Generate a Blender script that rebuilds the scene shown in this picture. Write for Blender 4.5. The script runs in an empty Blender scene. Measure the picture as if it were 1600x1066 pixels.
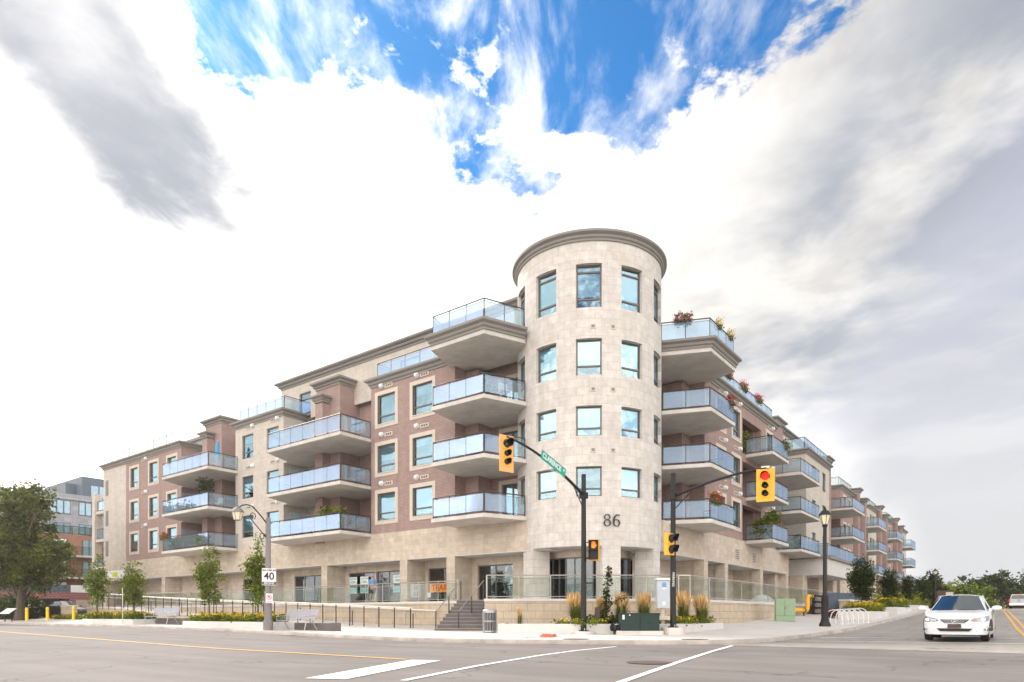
import bpy, bmesh, math, random
from mathutils import Vector, Matrix, noise
R = math.radians
rnd = random.Random(7)
sc = bpy.context.scene

# ------------------------------------------------------------ camera
CAM = Vector((18.6, -31.75, 0.9))
YAW = 37.34
cam_d = bpy.data.cameras.new('camera'); cam = bpy.data.objects.new('camera', cam_d)
sc.collection.objects.link(cam); sc.camera = cam
cam.location = CAM; cam.rotation_euler = (R(90), 0, R(YAW))
cam_d.sensor_width = 36; cam_d.lens = 36*1045/1600
cam_d.shift_y = (961-533)/1600; cam_d.clip_end = 4000; cam_d.clip_start = .1

# ------------------------------------------------------------ view + sun + sky
sc.view_settings.view_transform = 'Standard'; sc.view_settings.look = 'None'
sc.view_settings.gamma = 1; sc.view_settings.exposure = 1.62
SUN_AZ, SUN_EL = 78, 40         # azimuth of the sun, degrees left of the camera's view direction is added below
sd = bpy.data.lights.new('sun', 'SUN'); sun = bpy.data.objects.new('sun', sd); sc.collection.objects.link(sun)
sd.energy = 1.5; sd.angle = R(10); sd.color = (1, .93, .84)
sun_dir = Vector((math.cos(R(YAW+90+38)) * math.cos(R(SUN_EL)), math.sin(R(YAW+90+38)) * math.cos(R(SUN_EL)), math.sin(R(SUN_EL))))
sun.rotation_euler = sun_dir.to_track_quat('Z', 'Y').to_euler()

w = bpy.data.worlds.new('World'); sc.world = w; w.use_nodes = True
nt = w.node_tree; nt.nodes.clear()
def N(t, **k):
    n = nt.nodes.new(t)
    for a, b in k.items(): setattr(n, a, b)
    return n
def M(op, a, b=None, c=None, clamp=False):
    n = N('ShaderNodeMath', operation=op, use_clamp=clamp)
    for i, v in enumerate((a, b, c)):
        if v is None: continue
        if isinstance(v, (int, float)): n.inputs[i].default_value = v
        else: nt.links.new(v, n.inputs[i])
    return n.outputs[0]
def ramp(v, a, b, c=0., d=1.):
    n = N('ShaderNodeMapRange', interpolation_type='SMOOTHSTEP')
    nt.links.new(v, n.inputs[0])
    for i, x in zip((1, 2, 3, 4), (a, b, c, d)): n.inputs[i].default_value = x
    return n.outputs[0]
def mixc(f, a, b):
    n = N('ShaderNodeMix', data_type='RGBA')
    if isinstance(f, (int, float)): n.inputs[0].default_value = f
    else: nt.links.new(f, n.inputs[0])
    for i, v in ((6, a), (7, b)):
        if isinstance(v, tuple): n.inputs[i].default_value = (*v, 1)
        else: nt.links.new(v, n.inputs[i])
    return n.outputs[2]
def noi(vec, scale, det=6, rough=.55, dist=0):
    n = N('ShaderNodeTexNoise'); nt.links.new(vec, n.inputs['Vector'])
    n.inputs['Scale'].default_value = scale; n.inputs['Detail'].default_value = det
    n.inputs['Roughness'].default_value = rough; n.inputs['Distortion'].default_value = dist
    return n.outputs['Fac']
tc = N('ShaderNodeTexCoord')
sp = N('ShaderNodeSeparateXYZ'); nt.links.new(tc.outputs['Generated'], sp.inputs[0])
X_, Y_, Z_ = sp.outputs
l_ = M('ADD', M('MULTIPLY', X_, .795), M('MULTIPLY', Y_, .6065))
f_ = M('ADD', M('MULTIPLY', X_, -.6065), M('MULTIPLY', Y_, .795))
zc = M('MAXIMUM', Z_, .04)
px = M('DIVIDE', l_, zc); py = M('DIVIDE', f_, zc)
def vec(a, b, sa, sb, c=0.):
    n = N('ShaderNodeCombineXYZ'); nt.links.new(M('MULTIPLY', a, sa), n.inputs[0]); nt.links.new(M('MULTIPLY', b, sb), n.inputs[1])
    n.inputs[2].default_value = c
    return n.outputs[0]
big = noi(vec(px, py, 2.2, .9, 3.1), 1.0, 5, .55)            # cloud streets, long along the view
fine = noi(vec(px, py, 8, 6.2, 8.7), 1.0, 9, .64, .5)
wisp = noi(vec(px, py, 5, 2.6, 1.7), 1.0, 7, .58, .3)
# opening of blue sky overhead
def band(v, c, hw, soft):
    return ramp(M('ABSOLUTE', M('SUBTRACT', v, c)), hw-soft, hw+soft, 1., 0.)
puff = noi(vec(px, py, 5.2, 4.2, 12.3), 1.0, 10, .62, .25)
g0 = M('SUBTRACT', M('SUBTRACT', 1.41, M('MULTIPLY', M('MULTIPLY', px, px), 1.15)), M('ABSOLUTE', M('SUBTRACT', py, .1)))
g2 = M('ADD', M('ADD', g0, M('MULTIPLY', M('SUBTRACT', fine, .5), .55)), M('MULTIPLY', M('SUBTRACT', puff, .50), 1.35))
gl_ = M('MULTIPLY', band(px, -.41, .05, .05), band(py, 1.05, .16, .08)); g2 = M('ADD', g2, M('MULTIPLY', gl_, .45))
gr_ = M('MULTIPLY', band(px, .35, .08, .06), band(py, 1.05, .12, .08)); g2 = M('ADD', g2, M('MULTIPLY', gr_, .3))
g2 = M('SUBTRACT', g2, M('MULTIPLY', M('MULTIPLY', ramp(py, 1.0, .6), ramp(noi(vec(px, py, 2.3, 2.3, 30.), 1., 6, .55, .3), .44, .54)), 2.2))
backblue = M('MULTIPLY', M('MULTIPLY', ramp(py, .05, -.35), ramp(px, -1.3, -.5)), ramp(M('ADD', noi(vec(px, py, 1.6, 1.6, 4.4), 1., 7, .6, .5), M('MULTIPLY', fine, .15)), .56, .70))
gap = M('MAXIMUM', ramp(g2, .0, .16), backblue)
thin = ramp(noi(vec(px, py, 5.5, 2.2, 5.2), 1., 8, .62, .3), .42, .70, 1., .22)
veil = M('MULTIPLY', M('MULTIPLY', gap, thin), ramp(Z_, .12, .35))
sky = N('ShaderNodeTexSky', sky_type='NISHITA'); sky.sun_disc = False
sky.sun_elevation = R(SUN_EL); sky.sun_rotation = math.atan2(sun_dir.x, sun_dir.y)
sky.air_density = 1.0; sky.dust_density = .3; sky.ozone_density = 3
skyc = N('ShaderNodeVectorMath', operation='MULTIPLY'); nt.links.new(sky.outputs[0], skyc.inputs[0])
skyc.inputs[1].default_value = (.13, .39, .55)
bx = M('ADD', M('ADD', px, M('MULTIPLY', M('SUBTRACT', big, .5), .16)), M('MULTIPLY', M('SUBTRACT', puff, .5), .22))
byy = M('ADD', py, M('MULTIPLY', M('SUBTRACT', wisp, .5), 1.0))
d1 = M('MULTIPLY', band(bx, -.78, .19, .09), ramp(byy, 1.5, 2.1, 1., 0.))
d1b = M('MULTIPLY', band(bx, -.46, .04, .035), M('MULTIPLY', ramp(byy, 1.3, 1.6, .5, 0.), ramp(byy, 1.0, 1.15, 0., 1.)))
soft = noi(vec(px, py, 2.1, 1.7, 6.), 1., 6, .55, .2)
d2 = M('MULTIPLY', ramp(bx, .40, .80), ramp(soft, .36, .66))
d3 = M('MULTIPLY', band(bx, .07, .10, .09), M('MULTIPLY', ramp(byy, 1.5, 1.75), ramp(byy, 2.0, 2.5, .55, 0.)))
d5 = M('MULTIPLY', band(bx, -1.38, .10, .09), M('MULTIPLY', band(byy, 2.3, .25, .2), .5))
d4 = M('MULTIPLY', ramp(M('SUBTRACT', bx, M('MULTIPLY', byy, .22)), .55, 1.0), .7)
dark = M('ADD', M('ADD', M('ADD', d1, d2), d5), M('ADD', M('ADD', d3, d4), d1b), clamp=True)
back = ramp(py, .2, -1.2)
shade = M('MULTIPLY', M('MULTIPLY', dark, ramp(soft, .3, .6, .72, 1.)), M('SUBTRACT', 1., back))
belly = mixc(d4, (.175, .19, .22), (.25, .257, .315))
lit = N('ShaderNodeVectorMath', operation='SCALE'); lit.inputs[0].default_value = (.40, .388, .372)
nt.links.new(ramp(noi(vec(px, py, 3.4, 2.6, 21.), 1., 8, .6, .3), .34, .60, .80, 1.06), lit.inputs['Scale'])
# the sun behind the clouds, up on the left, makes them glow
gd = N('ShaderNodeVectorMath', operation='DOT_PRODUCT'); nt.links.new(tc.outputs['Generated'], gd.inputs[0]); gd.inputs[1].default_value = sun_dir
glow = ramp(gd.outputs['Value'], .62, .99)
lit2 = mixc(glow, lit.outputs[0], (1.0, .95, .89))
cl = mixc(shade, lit2, belly)
bk = N('ShaderNodeVectorMath', operation='SCALE'); nt.links.new(cl, bk.inputs[0]); nt.links.new(M('ADD', 1., M('MULTIPLY', back, 2.6)), bk.inputs['Scale']); wm = N('ShaderNodeVectorMath', operation='MULTIPLY'); nt.links.new(bk.outputs[0], wm.inputs[0]); nt.links.new(mixc(back, (1., 1., 1.), (1.03, 1.0, .965)), wm.inputs[1]); bk = wm  # unseen clouds behind the camera brightened and warmed to light the facades
side = ramp(M('ADD', M('DIVIDE', l_, M('MAXIMUM', f_, .05)), M('MULTIPLY', M('SUBTRACT', noi(tc.outputs['Generated'], 4.5, 5, .55), .5), .5)), .20, .62)
side = M('MULTIPLY', side, ramp(f_, -.05, .25))
hz = ramp(Z_, .10, .34, 1., 0.)
lowc = mixc(ramp(noi(vec(px, py, .8, .6, 2.), 1., 5, .6), .4, .62), (.285, .292, .318), (.39, .392, .40))
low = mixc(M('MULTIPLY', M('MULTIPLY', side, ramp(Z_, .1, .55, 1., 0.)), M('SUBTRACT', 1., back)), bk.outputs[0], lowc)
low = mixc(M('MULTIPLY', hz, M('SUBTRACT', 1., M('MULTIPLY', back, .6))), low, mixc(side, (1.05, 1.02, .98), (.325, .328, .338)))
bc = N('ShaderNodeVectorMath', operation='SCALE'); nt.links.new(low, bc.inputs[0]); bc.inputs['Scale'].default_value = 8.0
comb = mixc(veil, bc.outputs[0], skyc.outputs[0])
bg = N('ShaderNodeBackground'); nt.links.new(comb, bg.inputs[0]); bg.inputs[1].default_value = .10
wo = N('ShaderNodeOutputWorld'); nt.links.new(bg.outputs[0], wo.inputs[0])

# ------------------------------------------------------------ helpers
MATS = {}
def mat(name, color=(.5, .5, .5), rough=.7, metal=0., kind=None, **k):
    if name in MATS: return MATS[name]
    m = bpy.data.materials.new(name); m.use_nodes = True; MATS[name] = m
    t = m.node_tree; b = t.nodes['Principled BSDF']
    b.inputs['Base Color'].default_value = (*color, 1); b.inputs['Roughness'].default_value = rough
    b.inputs['Metallic'].default_value = metal
    def nd(ty, **kk):
        n = t.nodes.new(ty)
        for a, v in kk.items(): setattr(n, a, v)
        return n
    L = t.links.new
    co = nd('ShaderNodeTexCoord')
    if kind == 'emit':
        b.inputs['Emission Color'].default_value = (*color, 1); b.inputs['Emission Strength'].default_value = k.get('e', 1)
        return m
    if kind == 'glass':      # thin pane: part mirror, part see-through
        t.nodes.remove(b); o = t.nodes['Material Output']
        fr = nd('ShaderNodeFresnel'); fr.inputs[0].default_value = k.get('ior', 1.9)
        add = nd('ShaderNodeMath', operation='MULTIPLY_ADD', use_clamp=True); L(fr.outputs[0], add.inputs[0]); add.inputs[1].default_value = k.get('fs', 1.); add.inputs[2].default_value = k.get('base', .1)
        gl = nd('ShaderNodeBsdfGlossy'); gl.inputs['Roughness'].default_value = k.get('gr', .02); gl.inputs[0].default_value = (*k.get('gc', (.9, .95, 1)), 1)
        tr = nd('ShaderNodeBsdfTransparent'); tr.inputs[0].default_value = (*color, 1)
        mx = nd('ShaderNodeMixShader'); L(add.outputs[0], mx.inputs[0]); L(tr.outputs[0], mx.inputs[1]); L(gl.outputs[0], mx.inputs[2])
        out = mx.outputs[0]
        if k.get('frost'):
            df = nd('ShaderNodeBsdfDiffuse'); df.inputs[0].default_value = (.80, .87, .94, 1)
            tl = nd('ShaderNodeBsdfTranslucent'); tl.inputs[0].default_value = (.80, .87, .94, 1)
            m1 = nd('ShaderNodeMixShader'); m1.inputs[0].default_value = .5; L(df.outputs[0], m1.inputs[1]); L(tl.outputs[0], m1.inputs[2])
            m2 = nd('ShaderNodeMixShader'); m2.inputs[0].default_value = k['frost']; L(out, m2.inputs[1]); L(m1.outputs[0], m2.inputs[2]); out = m2.outputs[0]
        if k.get('wave'):
            nz = nd('ShaderNodeTexNoise'); nz.inputs['Scale'].default_value = 1.1; L(co.outputs['Object'], nz.inputs['Vector'])
            bp = nd('ShaderNodeBump'); bp.inputs['Strength'].default_value = .06; bp.inputs['Distance'].default_value = .12
            L(nz.outputs['Fac'], bp.inputs['Height']); L(bp.outputs[0], gl.inputs['Normal'])
        L(out, o.inputs[0]); return m
    src = co.outputs['Object']
    nz = nd('ShaderNodeTexNoise'); nz.inputs['Scale'].default_value = k.get('ns', 3.); nz.inputs['Detail'].default_value = 8; nz.inputs['Roughness'].default_value = .62
    L(src, nz.inputs['Vector'])
    nz2 = nd('ShaderNodeTexNoise'); nz2.inputs['Scale'].default_value = k.get('ns2', 60.); nz2.inputs['Detail'].default_value = 4; L(src, nz2.inputs['Vector'])
    var = k.get('var', .12)
    base = None
    if kind in ('brick', 'block'):
        uv = nd('ShaderNodeUVMap')
        br = nd('ShaderNodeTexBrick'); L(uv.outputs[0], br.inputs['Vector'])
        br.inputs['Scale'].default_value = 1.
        br.inputs['Brick Width'].default_value = k['bw']; br.inputs['Row Height'].default_value = k['bh']
        br.inputs['Mortar Size'].default_value = k['mo']; br.inputs['Mortar Smooth'].default_value = .3
        br.inputs['Color1'].default_value = (*color, 1); br.inputs['Color2'].default_value = (*k['c2'], 1); br.inputs['Mortar'].default_value = (*k['mc'], 1)
        br.inputs['Bias'].default_value = k.get('bias', 0); br.offset = k.get('off', .5)
        if k.get('stack'): br.offset_frequency = 3
        base = br.outputs['Color']
    mul = nd('ShaderNodeMapRange'); L(nz.outputs['Fac'], mul.inputs[0]); mul.inputs[1].default_value = .3; mul.inputs[2].default_value = .7
    mul.inputs[3].default_value = 1-var; mul.inputs[4].default_value = 1+var
    mul2 = nd('ShaderNodeMapRange'); L(nz2.outputs['Fac'], mul2.inputs[0]); mul2.inputs[1].default_value = .3; mul2.inputs[2].default_value = .7
    v2 = k.get('var2', .05); mul2.inputs[3].default_value = 1-v2; mul2.inputs[4].default_value = 1+v2
    mm = nd('ShaderNodeMath', operation='MULTIPLY'); L(mul.outputs[0], mm.inputs[0]); L(mul2.outputs[0], mm.inputs[1])
    vm = nd('ShaderNodeVectorMath', operation='SCALE')
    if base: L(base, vm.inputs[0])
    else: vm.inputs[0].default_value = color
    L(mm.outputs[0], vm.inputs['Scale'])
    colout = vm.outputs[0]
    if k.get('patch'):       # repairs, stains and cracks with a shape of their own
        pn = nd('ShaderNodeTexNoise'); pn.inputs['Scale'].default_value = .22; pn.inputs['Detail'].default_value = 6; L(src, pn.inputs['Vector'])
        pr = nd('ShaderNodeMapRange'); L(pn.outputs['Fac'], pr.inputs[0]); pr.inputs[1].default_value = .5; pr.inputs[2].default_value = .6
        vo = nd('ShaderNodeTexVoronoi', feature='DISTANCE_TO_EDGE'); vo.inputs['Scale'].default_value = .16
        wp = nd('ShaderNodeVectorMath', operation='ADD'); nc = nd('ShaderNodeTexNoise'); nc.inputs['Scale'].default_value = .8; nc.inputs['Detail'].default_value = 5
        L(src, nc.inputs['Vector']); L(src, wp.inputs[0]); sc_ = nd('ShaderNodeVectorMath', operation='SCALE'); L(nc.outputs['Color'], sc_.inputs[0]); sc_.inputs['Scale'].default_value = 2.2
        L(sc_.outputs[0], wp.inputs[1]); L(wp.outputs[0], vo.inputs['Vector'])
        cr = nd('ShaderNodeMapRange'); L(vo.outputs['Distance'], cr.inputs[0]); cr.inputs[1].default_value = .0; cr.inputs[2].default_value = .007; cr.inputs[3].default_value = .5; cr.inputs[4].default_value = 1
        mp = nd('ShaderNodeMapRange'); L(pr.outputs[0], mp.inputs[0]); mp.inputs[3].default_value = 1; mp.inputs[4].default_value = k['patch']
        pm = nd('ShaderNodeMath', operation='MULTIPLY'); L(mp.outputs[0], pm.inputs[0]); L(cr.outputs[0], pm.inputs[1])
        v3 = nd('ShaderNodeVectorMath', operation='SCALE'); L(colout, v3.inputs[0]); L(pm.outputs[0], v3.inputs['Scale']); colout = v3.outputs[0]
    if k.get('dirn'):        # lanes polished and darkened by tyres run along the street
        mpn = nd('ShaderNodeMapping'); mpn.inputs['Scale'].default_value = k['dirn']; L(src, mpn.inputs['Vector'])
        tn = nd('ShaderNodeTexNoise'); tn.inputs['Scale'].default_value = 1.; tn.inputs['Detail'].default_value = 5; tn.inputs['Roughness'].default_value = .6; L(mpn.outputs[0], tn.inputs['Vector'])
        tm = nd('ShaderNodeMapRange'); L(tn.outputs['Fac'], tm.inputs[0]); tm.inputs[1].default_value = .32; tm.inputs[2].default_value = .68; tm.inputs[3].default_value = 1-k.get('dv', .12); tm.inputs[4].default_value = 1+k.get('dv', .12)
        v3 = nd('ShaderNodeVectorMath', operation='SCALE'); L(colout, v3.inputs[0]); L(tm.outputs[0], v3.inputs['Scale']); colout = v3.outputs[0]
    if kind == 'worn':       # paint rubbed through to the asphalt
        wn = nd('ShaderNodeTexNoise'); wn.inputs['Scale'].default_value = 7.; wn.inputs['Detail'].default_value = 10; wn.inputs['Roughness'].default_value = .75; L(src, wn.inputs['Vector'])
        wr = nd('ShaderNodeMapRange'); L(wn.outputs['Fac'], wr.inputs[0]); wr.inputs[1].default_value = .54; wr.inputs[2].default_value = .66; wr.inputs[3].default_value = 0; wr.inputs[4].default_value = .75
        wx = nd('ShaderNodeMix', data_type='RGBA'); L(wr.outputs[0], wx.inputs[0]); L(colout, wx.inputs[6]); wx.inputs[7].default_value = (.2, .18, .165, 1); colout = wx.outputs[2]
    if kind == 'slabs':      # scored concrete paving
        br = nd('ShaderNodeTexBrick'); L(co.outputs['Object'], br.inputs['Vector']); br.offset = 0
        br.inputs['Scale'].default_value = 1.; br.inputs['Brick Width'].default_value = 1.8; br.inputs['Row Height'].default_value = 1.8
        br.inputs['Mortar Size'].default_value = .012; br.inputs['Color1'].default_value = (1, 1, 1, 1); br.inputs['Color2'].default_value = (.93, .92, .9, 1); br.inputs['Mortar'].default_value = (.6, .58, .56, 1)
        v3 = nd('ShaderNodeVectorMath', operation='MULTIPLY'); L(colout, v3.inputs[0]); L(br.outputs['Color'], v3.inputs[1]); colout = v3.outputs[0]
    if kind == 'leaf':
        oi = nd('ShaderNodeTexWhiteNoise'); 
        gm = nd('ShaderNodeNewGeometry')
        rr = nd('ShaderNodeMapRange'); L(gm.outputs['Random Per Island'], rr.inputs[0]); rr.inputs[3].default_value = .55; rr.inputs[4].default_value = 1.5
        v3 = nd('ShaderNodeVectorMath', operation='SCALE'); L(colout, v3.inputs[0]); L(rr.outputs[0], v3.inputs['Scale']); colout = v3.outputs[0]
        b.inputs['Specular IOR Level'].default_value = .25
        tl = nd('ShaderNodeBsdfTranslucent'); L(colout, tl.inputs[0])
        mx = nd('ShaderNodeMixShader'); mx.inputs[0].default_value = .35; L(b.outputs[0], mx.inputs[1]); L(tl.outputs[0], mx.inputs[2])
        L(mx.outputs[0], t.nodes['Material Output'].inputs[0])
    L(colout, b.inputs['Base Color'])
    if k.get('bump', .25) > 0 and kind != 'leaf':
        bp = nd('ShaderNodeBump'); bp.inputs['Strength'].default_value = k.get('bump', .25); bp.inputs['Distance'].default_value = .02
        L(nz2.outputs['Fac'], bp.inputs['Height']); L(bp.outputs[0], b.inputs['Normal'])
    if k.get('coat'): b.inputs['Coat Weight'].default_value = k['coat']; b.inputs['Coat Roughness'].default_value = .04
    return m

mat('brick', (.325, .21, .178), .85, dirn=(2.2, 2.2, .22), dv=.06, kind='brick', c2=(.26, .155, .14), mc=(.44, .37, .35), bw=.25, bh=.085, mo=.009, var=.08)
mat('stone', (.58, .49, .40), .85, dirn=(2.2, 2.2, .22), dv=.06, kind='block', c2=(.49, .41, .335), mc=(.38, .32, .27), bw=.62, bh=.30, mo=.006, var=.12)
mat('tower_stone', (.63, .585, .545), .85, dirn=(2.2, 2.2, .22), dv=.06, kind='block', c2=(.56, .515, .475), mc=(.42, .385, .355), bw=.62, bh=.42, mo=.008, var=.12)
mat('upper_stone', (.56, .50, .44), .85, dirn=(2.2, 2.2, .22), dv=.06, kind='block', c2=(.51, .455, .40), mc=(.38, .34, .30), bw=.62, bh=.30, mo=.006, var=.07)
mat('trim_stone', (.60, .52, .44), .8, var=.06)
mat('wall_block', (.52, .42, .31), .9, dirn=(2.2, 2.2, .22), dv=.06, kind='block', c2=(.46, .375, .29), mc=(.27, .22, .17), bw=.75, bh=.36, mo=.012, var=.12, bump=.5)
mat('concrete', (.58, .54, .50), .85, dirn=(2., 2., .3), dv=.05, var=.14, ns=1.2)
mat('pale_concrete', (.60, .575, .55), .85, var=.07, ns=1.5)
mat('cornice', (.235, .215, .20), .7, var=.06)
mat('frame', (.13, .115, .105), .5, var=.04, bump=0)
mat('rail_dark', (.055, .05, .052), .5, .1, var=.04, bump=0)
mat('rail_steel', (.50, .47, .43), .35, .8, var=.05, bump=0)
mat('pane', (.88, .95, .97), kind='glass', ior=1.5, base=.17, fs=.7, wave=1, gc=(.66, .86, .95))
mat('store_glass', (.55, .60, .60), kind='glass', ior=1.7, base=.05, wave=1)
mat('balcony_glass', (.80, .90, .93), kind='glass', ior=1.5, base=.08, fs=.42, frost=.15, gc=(.46, .60, .84))
mat('terrace_glass', (.86, .90, .88), kind='glass', ior=1.45, base=.0, fs=.06)
mat('blind', (.86, .88, .88), .8, var=.03, bump=0)
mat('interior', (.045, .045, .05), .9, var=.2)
mat('roof', (.30, .29, .28), .9)
mat('asphalt', (.162, .143, .134), .85, dirn=(.05, 1.1, 1.), dv=.16, patch=.86, ns=.6, var=.09, ns2=45, var2=.14, bump=.5)
mat('concrete_road', (.31, .28, .25), .85, dirn=(1.0, .05, 1.), dv=.12, ns=.6, var=.1, ns2=45, var2=.1, patch=.9)
mat('paving', (.60, .565, .53), .88, kind='slabs', ns=.8, var=.08, ns2=40, var2=.05)
mat('kerb', (.42, .37, .33), .88, ns=1.5, var=.28)
mat('paint_white', (.84, .83, .80), .7, kind='worn', ns=6, var=.12)
mat('paint_yellow', (.78, .42, .09), .7, kind='worn', ns=6, var=.15)
mat('grass', (.07, .10, .03), .95, ns=.3, var=.3)
mat('rail_pale', (.72, .68, .62), .4, bump=0)
mat('step_edge', (.24, .21, .205), .8, var=.12)
mat('steps', (.15, .128, .125), .8, var=.12)
mat('black_metal', (.009, .008, .009), .6, 0., var=.06, bump=0)
mat('signal_yellow', (.85, .42, .01), .45, var=.04, bump=0)
mat('signal_plate', (.85, .40, .12), .5, var=.04, bump=0)
mat('lens_dark', (.025, .03, .035), .25, bump=0)
mat('red_light', (1, .02, .01), kind='emit', e=.5)
mat('hand_light', (1, .17, .01), kind='emit', e=.42)
mat('sign_green', (.0, .34, .23), .5, bump=0)
mat('white_paint', (.78, .78, .78), .5, bump=0, var=.03)
mat('black_paint', (.015, .015, .015), .5, bump=0)
mat('sign_red', (.6, .04, .03), .5, bump=0)
mat('post_grey', (.22, .20, .20), .6, .1, var=.1)
mat('lamp_glass', (.80, .72, .52), .3, bump=0, var=.03)
mat('bark', (.10, .075, .055), .95, ns=8, var=.3)
mat('leaf', (.135, .17, .018), .6, kind='leaf', ns=1.3, var=.35)
mat('leaf_dark', (.045, .062, .016), .6, kind='leaf', ns=.6, var=.4)
mat('leaf_tree', (.088, .108, .015), .6, kind='leaf', ns=.5, var=.5)
mat('leaf_yellow', (.18, .20, .025), .6, kind='leaf', ns=.4, var=.3)
mat('grass_blade', (.15, .18, .035), .7, kind='leaf', ns=2, var=.3)
mat('grass_plume', (.72, .52, .25), .8, kind='leaf', ns=3, var=.25)
mat('petal_yellow', (.80, .52, .03), .7, kind='leaf', ns=3, var=.2)
mat('petal_pink', (.62, .12, .20), .7, kind='leaf', ns=3, var=.2)
mat('petal_red', (.60, .03, .03), .7, kind='leaf', ns=3, var=.2)
mat('terracotta_leaf', (.16, .05, .03), .7, kind='leaf', ns=3, var=.3)
mat('red_cloth', (.50, .12, .07), .8)
mat('soil', (.06, .045, .035), .95)
mat('box_dark_green', (.006, .026, .020), .62, var=.06, bump=0)
mat('box_green', (.24, .34, .21), .5, var=.06, bump=0)
mat('cabinet_grey', (.52, .57, .62), .45, var=.05, bump=0)
mat('pipe_yellow', (.80, .40, .01), .45, var=.05, bump=0)
mat('bollard_yellow', (.80, .52, .01), .5, var=.05, bump=0)
mat('bin_metal', (.42, .41, .43), .35, .6, var=.06, bump=0)
mat('bench_wood', (.36, .36, .40), .6, var=.1, bump=0)
mat('rack_metal', (.72, .72, .74), .3, .4, bump=0)
mat('brown_post', (.09, .06, .05), .8)
mat('orange_brick', (.36, .13, .07), .85, kind='brick', c2=(.30, .11, .06), mc=(.35, .25, .2), bw=.25, bh=.085, mo=.01)
mat('red_brick', (.26, .07, .07), .85, kind='brick', c2=(.22, .06, .06), mc=(.36, .28, .25), bw=.4, bh=.2, mo=.02)
mat('grey_panel', (.38, .39, .43), .6, kind='brick', c2=(.29, .29, .32), mc=(.2, .2, .22), bw=.9, bh=.5, mo=.01, off=0)
mat('dark_panel', (.09, .12, .16), .5)
mat('far_glass', (.25, .38, .46), .12, .3, bump=0)
mat('car_white', (.78, .79, .80), .25, coat=1., bump=0, var=.01)
mat('car_silver', (.42, .42, .44), .3, .3, coat=.8, bump=0)
mat('car_dark', (.06, .06, .07), .3, coat=.8, bump=0)
mat('car_glass', (.015, .025, .035), .03, coat=1., bump=0)
mat('tyre', (.02, .02, .02), .85)
mat('rim', (.4, .4, .42), .3, .9, bump=0)
mat('chrome', (.8, .8, .82), .15, 1., bump=0)
mat('light_clear', (.30, .31, .33), .12, .5, coat=1., bump=0)
mat('lamp_on', (1, .93, .8), kind='emit', e=.8)
mat('amber', (.7, .26, .10), .2, coat=1., bump=0)
mat('tail_red', (.7, .03, .02), .2, coat=1., bump=0)
mat('skin', (.52, .29, .21), .6, bump=0)
mat('hair', (.30, .24, .18), .8)
mat('shirt', (.12, .26, .55), .8)
mat('shorts', (.05, .06, .09), .8)
mat('poster_white', (.72, .80, .80), .6, bump=0)
mat('poster_teal', (.25, .52, .52), .6, bump=0)
mat('banner_orange', (.85, .36, .03), .6, bump=0)
mat('text_red', (.50, .02, .03), .6, bump=0)
mat('blue_cloth', (.03, .32, .62), .8)
mat('terracotta', (.34, .13, .07), .8)
mat('lime', (.55, .62, .02), .7)
mat('digit', (.03, .026, .024), .5, bump=0)
mat('sticker_blue', (.12, .25, .60), .5, bump=0)
mat('iron', (.09, .06, .05), .7)

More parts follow.
